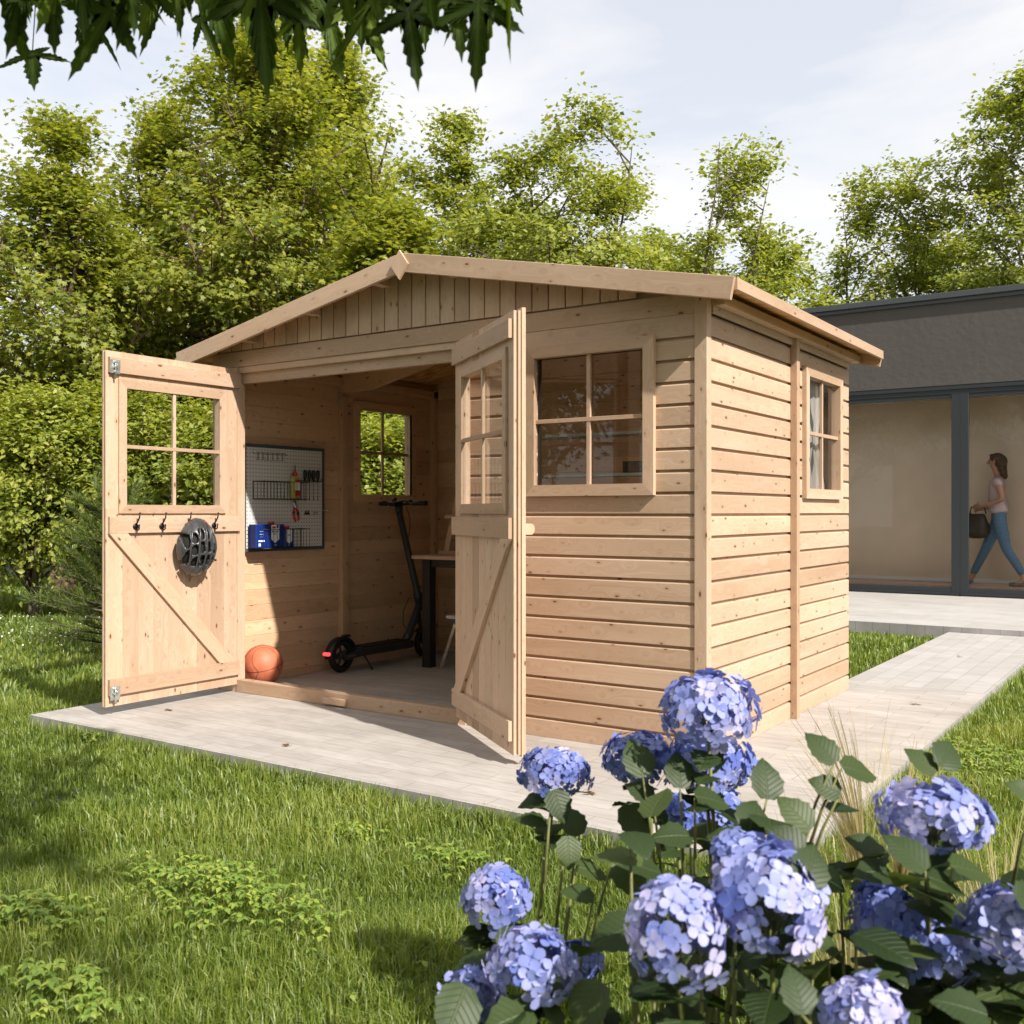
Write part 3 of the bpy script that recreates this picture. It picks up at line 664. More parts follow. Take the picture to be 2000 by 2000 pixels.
# basketball
BR = .127; bc = Vector((WX+BR+.004, .255, BR+.0015)); ball_m = MB(); ball_m.sphere((0, 0, 0), BR, 28)
me = ball_m.mesh('basketball'); me.materials.append(M['ball']); ball = bpy.data.objects.new('basketball', me); C.objects.link(ball)
tag(ball, 'orange basketball lying on the shed floor behind the threshold', 'basketball'); ball.location = bc
seam = MB(); R1 = BR+.0002
def circ(f): seam.tube([f(2*math.pi*i/64) for i in range(65)], .0014, 6, cap=False)
circ(lambda a: (R1*math.cos(a), R1*math.sin(a), 0)); circ(lambda a: (R1*math.cos(a), 0, R1*math.sin(a)))
for s in (-1, 1):
    def fo(a, s=s):
        # curved side seams that leave and meet the main seams
        y = s*(.55+.33*math.cos(2*a)); q = math.sqrt(max(0, 1-y*y)); return (R1*q*math.cos(a), R1*y, R1*q*math.sin(a))
    circ(fo)
so = seam.build('seam', M['black'], None); so.parent = ball; so.location = (0, 0, 0)
ball.rotation_euler = (math.radians(8), math.radians(-12), math.radians(62))

# pegboard and what hangs on it
PX = WX+.032
def pp(px, py, dx=0.0): q = atX(px, py, PX+dx); return q.y, q.z
pa, pb = pp(478, 866), pp(633, 875); pc = pp(633, 1072); PY0, PY1, PZ0, PZ1 = pa[0]-.012, pb[0], .850, 1.549
peg = thing('pegboard', 'white pegboard in a dark grey frame on the left inner wall', 'pegboard', (PX, (PY0+PY1)/2, PZ0))
b = MB(); fw_ = .022
b.box((WX+.0012, PY0, PZ0), (PX+.004, PY0+fw_, PZ1), 2); b.box((WX+.0012, PY1-fw_, PZ0), (PX+.004, PY1, PZ1), 2)
b.box((WX+.0012, PY0+fw_, PZ0), (PX+.004, PY1-fw_, PZ0+fw_), 1); b.box((WX+.0012, PY0+fw_, PZ1-fw_), (PX+.004, PY1-fw_, PZ1), 1)
b.build('frame', M['frame'], peg)
b = MB(); y0, y1, z0, z1 = PY0+fw_, PY1-fw_, PZ0+fw_, PZ1-fw_
b.add([(PX, y0, z0), (PX, y1, z0), (PX, y1, z1), (PX, y0, z1)], [(0, 1, 2, 3)], [[(y0, z0), (y1, z0), (y1, z1), (y0, z1)]]); b.build('board', M['peg'], peg)
def basket(y0, y1, z0, z1, label, dep=.095):
    t = thing('wire_basket', label, 'wire basket', (PX, (y0+y1)/2, z0), 'wire baskets on the pegboard')
    b = MB(); r = .0017; X0 = PX+.006; X1 = PX+dep
    b.tube([(X0, y0, z1), (X1, y0+.006, z1), (X1, y1-.006, z1), (X0, y1, z1), (X0, y0, z1)], r*1.3, 6)
    b.tube([(X0, y0, z1+.006), (X0, y0, z0)], r*1.2, 6); b.tube([(X0, y1, z1+.006), (X0, y1, z0)], r*1.2, 6)
    b.tube([(X0, y0+.004, z0), (X1-.006, y0+.008, z0), (X1-.006, y1-.008, z0), (X0, y1-.004, z0), (X0, y0+.004, z0)], r*1.3, 6)
    b.build('rim', M['wire'], t)
    b = MB(); n_ = 14
    for i in range(n_+1):
        y = y0+.008+(y1-y0-.016)*i/n_
        b.tube([(X1, y, z1), (X1, y, z0+.010), (X1-.006, y, z0+.001), (X0, y, z0+.001), (X0, y, z1)], r*.75, 5)
    for i in range(1, 4): b.tube([(X0+(X1-X0)*i/4, y0+.004, z0+.001), (X0+(X1-X0)*i/4, y1-.004, z0+.001)], r*.8, 5)
    b.build('wires', M['wire'], t); return X0, X1
a0, a1 = pp(493, 940), pp(586, 976)
UB = (a0[0], pp(588, 940)[0]-.004, a1[1]+.002, a0[1]); basket(*UB, 'black wire basket holding the glue bottle, the upper of two on the pegboard')
a0, a1 = pp(493, 1034), pp(586, 1068)
LB = (a0[0], pp(588, 1034)[0]-.004, a1[1]+.001, a0[1]); basket(*LB, 'black wire basket holding the two blue containers, the lower of two on the pegboard')
# glue bottle in the upper basket
gy = .5*(UB[0]+UB[1])+.115; gx = PX+.048; gz = UB[2]+.0045
gl = thing('glue_bottle', 'clear yellow glue bottle with red cap standing in the upper wire basket', 'glue bottle', (gx, gy, gz))
b = MB()
def ovl(O, secs, n=20, mi=0):
    vs = []; 
    for (rx, ry, h) in secs:
        for k in range(n):
            a = 2*math.pi*k/n; ca, sa = math.cos(a), math.sin(a); p = .72
            vs.append((O[0]+rx*abs(ca)**p*math.copysign(1, ca), O[1]+ry*abs(sa)**p*math.copysign(1, sa), O[2]+h))
    fs = [(i*n+k, i*n+(k+1) % n, (i+1)*n+(k+1) % n, (i+1)*n+k) for i in range(len(secs)-1) for k in range(n)]
    fs.append(tuple(range(n))[::-1]); fs.append(tuple(range((len(secs)-1)*n, len(secs)*n)))
    return vs, fs
v_, f_ = ovl((gx, gy, gz), [(.020, .034, 0), (.021, .036, .006), (.021, .036, .125), (.018, .030, .142), (.012, .014, .152)])
b.add(v_, f_, None, smooth=True); b.build('bottle', M['yellow'], gl)
b = MB(); b.lathe((gx, gy, gz+.152), [(.013, 0), (.0165, .002), (.0165, .018), (.010, .028), (.0065, .030)], n=16); b.build('cap', M['red'], gl)
b = MB(); b.lathe((gx, gy, gz+.182), [(.006, 0), (.0045, .02), (.0018, .046)], n=10); b.build('nozzle', M['wiregrey'], gl)
for (za, zb, mt) in ((.112, .128, 'red'), (.055, .1118, 'white'), (.046, .0548, 'green'), (.018, .0458, 'red')):
    b = MB(); b.box((gx+.0212, gy-.018, gz+za), (gx+.0224, gy+.026, gz+zb), 1, ch=0); b.build('label', M[mt], gl)

def text_mesh(body, size, mat_, parent, O, A, U, name='lettering', align='CENTER', bold=0.0):
    cu = bpy.data.curves.new(name, 'FONT'); cu.body = body; cu.size = size; cu.align_x = align; cu.align_y = 'CENTER'; cu.extrude = .0003; cu.offset = bold; cu.resolution_u = 2
    o = bpy.data.objects.new(name, cu); C.objects.link(o); dg = bpy.context.evaluated_depsgraph_get()
    me = bpy.data.meshes.new_from_object(o.evaluated_get(dg)); bpy.data.objects.remove(o); bpy.data.curves.remove(cu)
    A = Vector(A).normalized(); U = Vector(U).normalized(); N = A.cross(U); O = Vector(O)
    mt_ = Matrix(((A.x, U.x, N.x, O.x), (A.y, U.y, N.y, O.y), (A.z, U.z, N.z, O.z), (0, 0, 0, 1))); me.transform(mt_); me.materials.clear()
    return link(name, me, mat_, parent)
# blue canister and small blue bottle in the lower basket
def shield(mb, x, yc, z0, z1, w_): 
    P = [(-w_/2, z1), (w_/2, z1), (w_/2, z0+w_*.36), (0, z0), (-w_/2, z0+w_*.36)]
    mb.add([(x, yc+a, z) for a, z in P]+[(x-.0008, yc+a, z) for a, z in P], [(4, 3, 2, 1, 0)]+[(i, (i+1) % 5, 5+(i+1) % 5, 5+i) for i in range(5)])
ca0, ca1 = pp(499, 1030, .08), pp(555, 1030, .08); cz0 = LB[2]+.0045; cz1 = pp(530, 1024, .08)[1]
cn = thing('blue_canister', 'large square blue canister with red cap and white shield label, in the lower wire basket', 'canister', (PX+.05, (ca0[0]+ca1[0])/2, cz0))
b = MB(); b.box((PX+.012, ca0[0], cz0), (PX+.086, ca1[0], cz1), 2, ch=.007); b.build('body', M['blue'], cn)
cy = ca0[0]+(ca1[0]-ca0[0])*.66
b = MB(); b.lathe((PX+.05, cy, cz1), [(.019, 0), (.019, .016), (.017, .018)], n=18); b.build('cap', M['red'], cn)
b = MB(); shield(b, PX+.0868, cy, cz0+.030, cz1-.004, .068); lb = b.build('label', M['white'], cn)
text_mesh('EPOXY', .019, M['navy'], cn, (PX+.0872, cy, cz1-.048), (0, 1, 0), UP, bold=.0006)
text_mesh('BASE', .010, M['navy'], cn, (PX+.0872, cy-.008, cz1-.064), (0, 1, 0), UP, bold=.0003)
b = MB(); b.box((PX+.0869, cy-.026, cz1-.027), (PX+.0874, cy+.004, cz1-.013), 1, ch=.0); b.build('logo', M['red'], cn)
b = MB(); b.box((PX+.0869, cy+.010, cz1-.024), (PX+.0874, cy+.028, cz1-.006), 1, ch=.0); b.build('badge', M['navy'], cn)
cl_ = ca0[0]+(ca1[0]-ca0[0])*.18
for i, (t_, s_) in enumerate((('two part', .009), ('adhesive', .009), ('1 : 1', .009))):
    text_mesh(t_, s_, M['white'], cn, (PX+.0866, cl_, cz1-.045-.018*i), (0, 1, 0), UP)
b = MB(); b.box((PX+.0863, cl_-.026, cz0+.040), (PX+.0869, cl_+.026, cz0+.050), 1, ch=0); b.box((PX+.0863, cl_-.024, cz0+.010), (PX+.0869, cl_-.006, cz0+.030), 1, ch=0); b.build('label_strip', M['white'], cn)
text_mesh('1000 ML', .008, M['white'], cn, (PX+.0866, cy, cz0+.016), (0, 1, 0), UP)
sa0, sa1 = pp(556, 1030, .07), pp(574, 1030, .07); sz1 = pp(560, 1033, .07)[1]
sb_ = thing('blue_bottle', 'small blue bottle with red cap beside the large blue canister in the wire basket', 'bottle', (PX+.045, (sa0[0]+sa1[0])/2, cz0))
b = MB(); b.box((PX+.016, sa0[0]+.004, cz0), (PX+.070, sa1[0], sz1), 2, ch=.006); b.build('body', M['blue'], sb_)
sy = (sa0[0]+sa1[0])/2
b = MB(); b.lathe((PX+.043, sy, sz1), [(.018, 0), (.018, .018), (.016, .020)], n=18); b.build('cap', M['red'], sb_)
b = MB(); shield(b, PX+.0708, sy, cz0+.022, sz1-.004, .048); b.build('label', M['white'], sb_)
text_mesh('FIXIT', .0115, M['blue'], sb_, (PX+.0712, sy, sz1-.042), (0, 1, 0), UP, bold=.0004)
text_mesh('500 ML', .006, M['white'], sb_, (PX+.0706, sy, cz0+.012), (0, 1, 0), UP)
# hook rail (top left of the board)
a0, a1 = pp(493, 883), pp(556, 886); hr = thing('wire_hook_rail', 'grey wire rail with short prongs at the top of the pegboard', 'hook rail', (PX, a0[0], a0[1]))
b = MB(); zr = a0[1]-.010
b.tube([(PX+.002, a0[0], zr+.014), (PX+.018, a0[0], zr+.002), (PX+.030, a0[0]+.006, zr), (PX+.030, a1[0]-.006, zr), (PX+.018, a1[0], zr+.002), (PX+.002, a1[0], zr+.014)], .0018, 6)
b.tube([(PX+.003, a0[0]+.03, zr-.036), (PX+.003, a1[0], zr-.036)], .0013, 6); b.tube([(PX+.003, a0[0]+.03, zr+.012), (PX+.003, a1[0], zr+.012)], .0013, 6); b.build('rail', M['wiregrey'], hr)
for i in range(6):
    y = a0[0]+.045+i*(a1[0]-a0[0]-.06)/5.2
    for dy in (-.0035, .0035):
        b = MB(); b.tube([(PX+.003, y+dy, zr+.014), (PX+.003, y+dy, zr-.036)], .0012, 5); b.build('prong', M['wiregrey'], hr)
# screwdriver rack with four screwdrivers
a0, a1 = pp(574, 938, .02), pp(627, 941, .02); rz = (a0[1]+a1[1])/2
rk = thing('screwdriver_rack', 'black bar rack with an upturned end on the right of the pegboard', 'tool rack', (PX, a0[0], rz))
b = MB(); b.box((PX+.0012, a0[0], rz-.003), (PX+.030, a1[0], rz+.0035), 1); b.box((PX+.024, a1[0]-.004, rz+.0036), (PX+.030, a1[0], rz+.018), 2); b.build('bar', M['black'], rk)
def scr(y, lab):
    t = thing('screwdriver', lab, 'screwdriver', (PX+.016, y, rz), 'screwdrivers in the black rack')
    b = MB(); b.lathe((PX+.016, y, rz+.0042), [(.006, 0), (.0065, .004), (.0085, .012), (.0125, .022), (.0128, .05), (.0118, .066), (.006, .072)], n=12); b.build('handle', M['black'], t)
    b = MB(); b.tube([(PX+.016, y, rz+.0041), (PX+.016, y, rz-.118)], .0016, 6); b.tube([(PX+.016, y, rz-.118), (PX+.016, y, rz-.132)], .0030, 6); b.build('shaft', M['wire'], t)
ys = [pp(x, 930, .016)[0] for x in (596, 604.5, 612.5, 621)]
for y, lab in zip(ys, ('black handled screwdriver nearest the glue bottle, leftmost in the rack', 'second black handled screwdriver from the glue bottle', 'third black handled screwdriver, second from the rack\'s upturned end', 'black handled screwdriver next to the rack\'s upturned end')):
    scr(y, lab)
# pliers
a0 = pp(578, 990, .02); pl = thing('pliers', 'pliers with red handles hanging head up on the pegboard', 'pliers', (PX+.02, a0[0], a0[1]))
b = MB(); y, z = a0; X = PX+.014
def strip(pts, wds, th=.009, mt='steel', nm='jaw'):
    mb = MB(); mb.tube([(X, y+p[0], z+p[1]) for p in pts], wds, 10); return mb.build(nm, M[mt], pl)
strip([(-.014, .042), (-.010, .020), (-.004, -.002)], [.005, .0085, .010]); strip([(-.004, .042), (-.001, .020), (.004, -.002)], [.005, .0085, .010])
b = MB(); b.lathe((X-.004, y, z), [(.010, 0), (.012, .004), (.010, .016)], (1, 0, 0), 14); b.build('pivot', M['steel'], pl)
strip([(-.002, -.004), (-.014, -.022), (-.014, -.05), (-.004, -.085), (.002, -.100)], [.006, .0075, .0085, .008, .006], mt='red', nm='handle')
strip([(.003, -.004), (.018, -.022), (.028, -.05), (.031, -.078), (.026, -.092)], [.006, .0075, .0085, .008, .006], mt='red', nm='handle')
for q in ([(-.0142, -.03), (-.0145, -.045)], [(.0225, -.032), (.0285, -.052)]):
    strip(q, [.0088, .0092], mt='black', nm='grip_band')
# small empty hooks
a0 = pp(597, 1003, .01)
h_ = thing('prong_holder', 'small black holder with three prongs beside the red pliers', 'tool holder', (PX, a0[0], a0[1]))
b = MB(); b.box((PX+.001, a0[0]-.006, a0[1]-.006), (PX+.012, a0[0]+.038, a0[1]), 1); b.build('bar', M['black'], h_)
for dy in (.000, .015, .030):
    b = MB(); b.tube([(PX+.008, a0[0]+dy, a0[1]), (PX+.010, a0[0]+dy, a0[1]+.022)], [.004, .0015], 8); b.build('prong', M['black'], h_)
a0 = pp(616, 1002, .01); h_ = tag(MB.build((lambda m_: (m_.tube([(PX+.002, a0[0]-.018, a0[1]+.008), (PX+.014, a0[0]-.014, a0[1]+.006), (PX+.014, a0[0]+.018, a0[1]+.006), (PX+.002, a0[0]+.020, a0[1]+.008)], .0016, 6), m_.tube([(PX+.002, a0[0]-.018, a0[1]-.010), (PX+.010, a0[0]-.014, a0[1]-.008), (PX+.010, a0[0]+.018, a0[1]-.008), (PX+.002, a0[0]+.020, a0[1]-.010)], .0016, 6), m_.tube([(PX+.010, a0[0]-.012, a0[1]-.008), (PX+.014, a0[0]-.012, a0[1]+.006)], .0014, 6), m_.tube([(PX+.010, a0[0]+.014, a0[1]-.008), (PX+.014, a0[0]+.014, a0[1]+.006)], .0014, 6), m_)[-1])(MB()), 'wire_hook', M['wiregrey']),
    'short grey wire hook right of the black prong holder', 'hook')
a0 = pp(630, 997, .0); h_ = tag(MB.build((lambda m_: (m_.tube([(PX+.005, a0[0]-.012, a0[1]), (PX+.030, a0[0]-.008, a0[1]), (PX+.060, a0[0]-.006, a0[1]+.001)], .0022, 8), m_)[-1])(MB()), 'hook_pin', M['steel']),
    'single metal pin sticking out at the right edge of the pegboard', 'hook')

# ---- bicycle helmet hanging on the third hook
hc = atX(376, 1064, -3.055); HYc, HZc = hc.y, hc.z-.012
hel = thing('bicycle_helmet', 'grey vented bicycle helmet with a red patch hanging on the open left door', 'helmet', (-3.06, HYc, HZc))
def helmet_pt(a, r_, off=0.0):
    """a: angle in the door plane (0 = +y), r_: 0 centre .. 1 rim"""
    th = r_*math.pi*.5; rr = math.sin(th); x = math.cos(th)
    yy = rr*math.cos(a)*(.131+off); zz = rr*math.sin(a)*(.170+off)
    zz2 = zz*(1.0 if zz > 0 else 1.0); yy *= (1-.16*(zz/.158)) if zz > 0 else (1+.10*(zz/.158))
    tl = math.radians(-6); y2 = yy*math.cos(tl)-zz2*math.sin(tl); z2 = yy*math.sin(tl)+zz2*math.cos(tl)
    return Vector((-3.048+x*(.110+off)+.012, HYc+y2, HZc+z2))
# shell as a grid with oval vents cut out
NR, NA = 44, 96; vs = []; keep = []
for i in range(NR+1):
    for k in range(NA):
        vs.append(helmet_pt(2*math.pi*k/NA, .03+.97*i/NR))
vents = []
for cx_, n_v in ((-.022, 3), (.022, 3), (-.062, 3), (.062, 3), (-.096, 2), (.096, 2)):
    for j in range(n_v):
        lo = -.118+(.01 if abs(cx_) > .08 else 0); hi = .118-(.03 if abs(cx_) > .05 else 0)
        zc = lo+(hi-lo)*(j+.5)/n_v; vents.append((cx_*(1-.12*abs(zc)/.12), zc, .0165 if abs(cx_) < .08 else .014, (hi-lo)/n_v*.45, -cx_*2.2))
def in_vent(y, z):
    for cy_, cz_, a_, b_, sh in vents:
        dy = (y/1.09-cy_)-sh*(z-cz_)*.35; dz = z-cz_
        if (abs(dy)/a_)**2.6+(abs(dz)/b_)**2.6 < 1: return True
    return False
fs = []
for i in range(NR):
    for k in range(NA):
        a, b2, c2, d = i*NA+k, i*NA+(k+1) % NA, (i+1)*NA+(k+1) % NA, (i+1)*NA+k
        m_ = (vs[a]+vs[b2]+vs[c2]+vs[d])/4
        if not in_vent(m_.y-HYc, m_.z-HZc): fs.append((a, b2, c2, d))
fs.append(tuple(range(NA))[::-1]) if not in_vent(0, 0) else None
hm = MB(); hm.add(vs, fs, smooth=True); ho = hm.build('shell', M['helm'], hel)
so_ = ho.modifiers.new('thick', 'SOLIDIFY'); so_.thickness = .020; so_.offset = -1
# raised ribs between the vents
for cx_ in (0.0, -.043, .043, -.082, .082):
    rb_ = MB(); P = []
    for j in range(17):
        t_ = -1+2*j/16; zz = t_*.150; yy = cx_*(1-.28*t_*t_)*(1 if abs(cx_) else 1); rr = math.sqrt(min(.999, (yy/.120)**2+(zz/.158)**2)); th = math.asin(rr)/(math.pi*.5); a = math.atan2(zz/.158, yy/.120)
        P.append(helmet_pt(a, th, .0015))
    rb_.tube(P, [.0028+.0022*math.sin(math.pi*j/16) for j in range(17)], 8); rb_.build('rib', M['helm'], hel)
lin = MB(); lv = [helmet_pt(2*math.pi*k/40, .05+.93*i/14, -.024) for i in range(15) for k in range(40)]
lin.add(lv, [(i*40+k, i*40+(k+1) % 40, (i+1)*40+(k+1) % 40, (i+1)*40+k) for i in range(14) for k in range(40)], smooth=True); lin.build('padding', M['helmin'], hel)
st = MB(); yb = HYc-.07
for ya, yb_ in ((-.085, -.03), (.07, -.02)):
    st.tube([(-3.045, HYc+ya, HZc-.07), (-3.052, HYc+ya*.8, HZc-.12), (-3.058, HYc-.018, HZc-.185)], .0035, 6)
st.tube([(-3.058, HYc-.018, HZc-.185), (-3.058, HYc-.019, HZc-.205)], .005, 6); st.build('chin_strap', M['strap'], hel)
pt = MB(); pv = []
for (a, r_) in ((1.38, .66), (1.05, .60), (.88, .86), (1.20, .90)): pv.append(helmet_pt(a, r_, .004))
pt.add(pv, [(0, 1, 2, 3)]); po = pt.build('sticker', M['red'], hel); sm_ = po.modifiers.new('t', 'SOLIDIFY'); sm_.thickness = .002

# ---- electric scooter
SX = -3.088; y0, y1 = .905, 1.815; WR = .115
sco = thing('electric_scooter', 'black electric scooter standing along the left inner wall under the window', 'scooter', (SX, (y0+y1)/2, 0))
def wheel(yc, rimred):
    w_ = MB(); pr = []
    for i in range(13):
        a = math.pi*i/12; pr.append((WR-.024+.024*math.sin(a), .024*math.cos(a)))
    pr = [(WR-.042, .016)]+pr+[(WR-.042, -.016)]
    v = []; n_ = 40
    for r_, h in pr:
        for k in range(n_):
            a = 2*math.pi*k/n_; v.append((SX+h, yc+r_*math.cos(a), WR+.001+r_*math.sin(a)))
    f = [(i*n_+k, i*n_+(k+1) % n_, (i+1)*n_+(k+1) % n_, (i+1)*n_+k) for i in range(len(pr)-1) for k in range(n_)]
    w_.add(v, f, smooth=True); to = w_.build('wheel', M['rubber'], sco)
    rm = MB()
    for k in range(5):
        a = 2*math.pi*k/5+.3; rm.tube([(SX, yc+.02*math.cos(a), WR+.001+.02*math.sin(a)), (SX, yc+(WR-.040)*math.cos(a+.25), WR+.001+(WR-.040)*math.sin(a+.25))], [.012, .007], 8)
    rm.lathe((SX-.022, yc, WR+.001), [(.020, 0), (.026, .004), (.026, .040), (.020, .044)], (1, 0, 0), 20)
    rm.build('rim', M['graph'], to)
    if rimred:
        for h in (-.019, .019):
            q = MB(); q.tube([(SX+h, yc+(WR-.016)*math.cos(2*math.pi*i/40), WR+.001+(WR-.016)*math.sin(2*math.pi*i/40)) for i in range(41)], .0026, 6, cap=False); q.build('red_ring', M['red'], to)
wheel(y0, False); wheel(y1, True)
b = MB(); b.box((SX-.070, y0+.135, .100), (SX+.070, y1-.215, .158), 1, ch=.012); dk = b.build('deck', M['graph'], sco)
b = MB(); b.box((SX-.062, y0+.16, .1585), (SX+.062, y1-.25, .164), 1, ch=.002); b.build('grip_mat', M['rubber'], dk)
for s in (-1, 1):
    b = MB(); X = SX+s*.046
    b.prism([(0, 0), (.02, -.018), (.19, -.006), (.19, .046), (.16, .046), (.03, .022), (0, .020)], (X-.006, y0-.018, .105), (.012, 0, 0), (0, 1, 0), UP); b.build('fork_arm', M['graph'], dk)
    b = MB(); b.box((X+(.0065 if s > 0 else -.0075), y0+.01, .108), (X+(.0075 if s > 0 else -.0065), y0+.085, .118), 1, ch=0); b.build('label', M['wiregrey'], dk)
b = MB(); P = [(SX, y0+(WR+.016)*math.cos(a), WR+(WR+.016)*math.sin(a)) for a in [math.radians(q) for q in range(20, 196, 11)]]
vs = []
for p in P:
    d = (Vector(p)-Vector((SX, y0, WR))).normalized()
    for h in (-.036, -.028, .028, .036): vs.append(Vector(p)+Vector((h, 0, 0))-(d*.014 if abs(h) > .03 else Vector((0, 0, 0))))
fs = [(i*4+k, i*4+k+1, i*4+k+5, i*4+k+4) for i in range(len(P)-1) for k in range(3)]
b.add(vs, fs, smooth=True); fo_ = b.build('fender', M['black'], sco); fo_.modifiers.new('t', 'SOLIDIFY').thickness = .003
b = MB(); b.box((SX-.022, y0-WR-.040, WR+.016), (SX+.022, y0-WR-.012, WR+.038), 0, ch=.006); b.build('tail_light', M['redlamp'], sco)
b = MB(); b.box((SX-.02, y0+.02, WR*2+.010), (SX+.02, y0+.075, WR*2+.026), 1, ch=.006); b.build('fender_tab', M['black'], sco)
b = MB(); b.tube([(SX+.060, y0+.17, .100), (SX+.085, y0+.19, .050), (SX+.100, y0+.20, .012)], [.008, .006, .006], 8); b.sphere((SX+.102, y0+.20, .010), .009, 6); b.build('kickstand', M['black'], sco)
top = Vector((SX, y1-.305, 1.155)); base = Vector((SX, y1-.055, .40))
b = MB(); b.tube([(SX, y1-.235, .135), (SX, y1-.19, .19), (SX, y1-.10, .34), (SX, y1-.060, .42)], [.034, .032, .028, .030], 14); b.build('neck', M['graph'], sco)
b = MB(); b.tube([base, base+(top-base)*.12, base+(top-base)*.13, top-Vector((0, 0, .03))], [.034, .034, .026, .024], 16); b.tube([top-Vector((0, -.01, .06)), top], [.026, .033], 12); b.build('stem', M['graph'], sco)
b = MB(); b.obox(top+Vector((-.030, -.075, -.006)), (0, .115, .018), (.060, 0, 0), (0, -.004, .028), ch=.008); b.build('dashboard', M['black'], sco)
b = MB(); hb = top+Vector((0, .015, .012)); b.tube([hb+Vector((-.20, 0, .004)), hb+Vector((-.10, 0, .004)), hb, hb+Vector((.10, 0, .004)), hb+Vector((.20, 0, .004))], .0125, 12); b.build('handlebar', M['black'], sco)
for s in (-1, 1):
    b = MB(); b.tube([hb+Vector((s*.125, 0, .004)), hb+Vector((s*.245, 0, .004))], .0175, 14); b.tube([hb+Vector((s*.245, 0, .004)), hb+Vector((s*.250, 0, .004))], .0195, 14); b.build('grip', M['rubber'], sco)
b = MB(); b.tube([hb+Vector((.105, -.02, .010)), hb+Vector((.15, -.05, .0)), hb+Vector((.20, -.055, -.006))], .005, 8); b.box(hb+Vector((.07, -.022, -.004)), hb+Vector((.105, .018, .028)), 0, ch=.004); b.build('brake_lever', M['black'], sco)
b = MB(); b.sphere(hb+Vector((-.045, -.01, .030)), .020, 8); b.build('bell', M['black'], sco)
b = MB(); P = [hb+Vector((.07, -.02, -.01)), hb+Vector((.10, -.03, -.05)), hb+Vector((.105, -.01, -.11)), hb+Vector((.07, .03, -.19)), hb+Vector((.025, .07, -.25))]; b.tube(P, .0028, 6)
b.tube([(SX-.03, y1-.15, .46), (SX-.06, y1-.18, .36), (SX-.055, y1-.19, .26), (SX-.03, y1-.14, .20)], .0028, 6); b.build('brake_cable', M['black'], sco)
b = MB()
for s in (-1, 1): b.tube([(SX+s*.018, y1-.050, .40), (SX+s*.034, y1-.02, .27), (SX+s*.034, y1, .125)], [.016, .012, .010], 8)
b.box((SX-.034, y1-.05, .25), (SX+.034, y1-.005, .29), 0, ch=.006); b.build('fork', M['graph'], sco)
P = [(SX, y1+(WR+.014)*math.cos(a), WR+(WR+.014)*math.sin(a)) for a in [math.radians(q) for q in range(30, 150, 12)]]; vs = []
for p in P:
    d = (Vector(p)-Vector((SX, y1, WR))).normalized()
    for h in (-.031, -.024, .024, .031): vs.append(Vector(p)+Vector((h, 0, 0))-(d*.010 if abs(h) > .03 else Vector((0, 0, 0))))
b = MB(); b.add(vs, [(i*4+k, i*4+k+1, i*4+k+5, i*4+k+4) for i in range(len(P)-1) for k in range(3)], smooth=True); fo_ = b.build('mudguard', M['black'], sco); fo_.modifiers.new('t', 'SOLIDIFY').thickness = .003

# ---- workbench along the back wall, stand on it, step stool below
wb = thing('workbench', 'workbench with pale wooden top and black metal legs at the back wall', 'workbench', (-1.8, 1.75, 0))
b = MB(); b.box((-2.850, 1.372, .772), (-.62, 2.115, .797), 0, ch=.002, tone=.6); b.build('tabletop', M['beech'], wb)
for x in (-2.785, -.76):
    for y in (1.41, 1.99):
        b = MB(); b.box((x, y, 0), (x+.072, y+.072, .7715), 2, ch=.003); b.build('leg', M['black'], wb)
b = MB(); b.box((-2.7125, 1.425, .715), (-.7605, 1.45, .7715), 0); b.build('apron', M['black'], wb)
ex = atY(857, 1080, 1.575).x
ea = thing('wooden_easel', 'pale wooden folding easel standing on the workbench, half hidden by the right door', 'easel', (ex+.2, 1.62, .797))
def spar(nm, a, b_, wdt, thk, mt, par):
    a, b_ = Vector(a), Vector(b_); d = (b_-a); s = d.cross(Vector((0, 1, 0))).normalized(); q = MB(); q.obox(a-s*wdt/2-Vector((0, thk/2, 0)), d, s*wdt, (0, thk, 0)); return q.build(nm, M[mt], par)
spar('leg', (ex+.045, 1.61, .826), (ex+.165, 1.64, 1.34), .046, .018, 'beech', ea); spar('leg', (ex+.36, 1.61, .826), (ex+.235, 1.64, 1.34), .046, .018, 'beech', ea)
for z, xa, xb in ((.7985, ex, ex+.40), (1.060, ex+.055, ex+.345)):
    q = MB(); q.box((xa, 1.572, z), (xb, 1.598, z+.027), 0); q.build('crossbar', M['beech'], ea)
q = MB(); q.box((ex+.07, 1.69, .7985), (ex+.33, 1.706, 1.22), 2); q.build('board', M['beech'], ea)
sp = atZ(862, 1303, 0); ss = thing('step_stool', 'folding step stool with pale legs and blue joints half hidden by the right door', 'step stool', (sp.x+.18, sp.y, 0))
x0, y0_ = sp.x, sp.y
for yy in (0, .30):
    spar('leg', (x0, y0_+yy, .0), (x0+.135, y0_+yy, .335), .026, .012, 'steel', ss); spar('leg', (x0+.36, y0_+yy, .0), (x0+.225, y0_+yy, .335), .026, .012, 'steel', ss)
    q = MB(); q.lathe((x0+.135, y0_+yy-.012, .335), [(.012, 0), (.022, .003), (.022, .026), (.012, .030)], (0, 1, 0), 14); q.build('joint', M['cyan'], ss)
q = MB(); q.box((x0+.05, y0_-.01, .352), (x0+.31, y0_+.32, .372), 1, ch=.006); q.build('step', M['white'], ss)
q = MB(); q.box((x0+.045, y0_+.02, .12), (x0+.065, y0_+.28, .14), 1); q.build('brace_bar', M['steel'], ss)

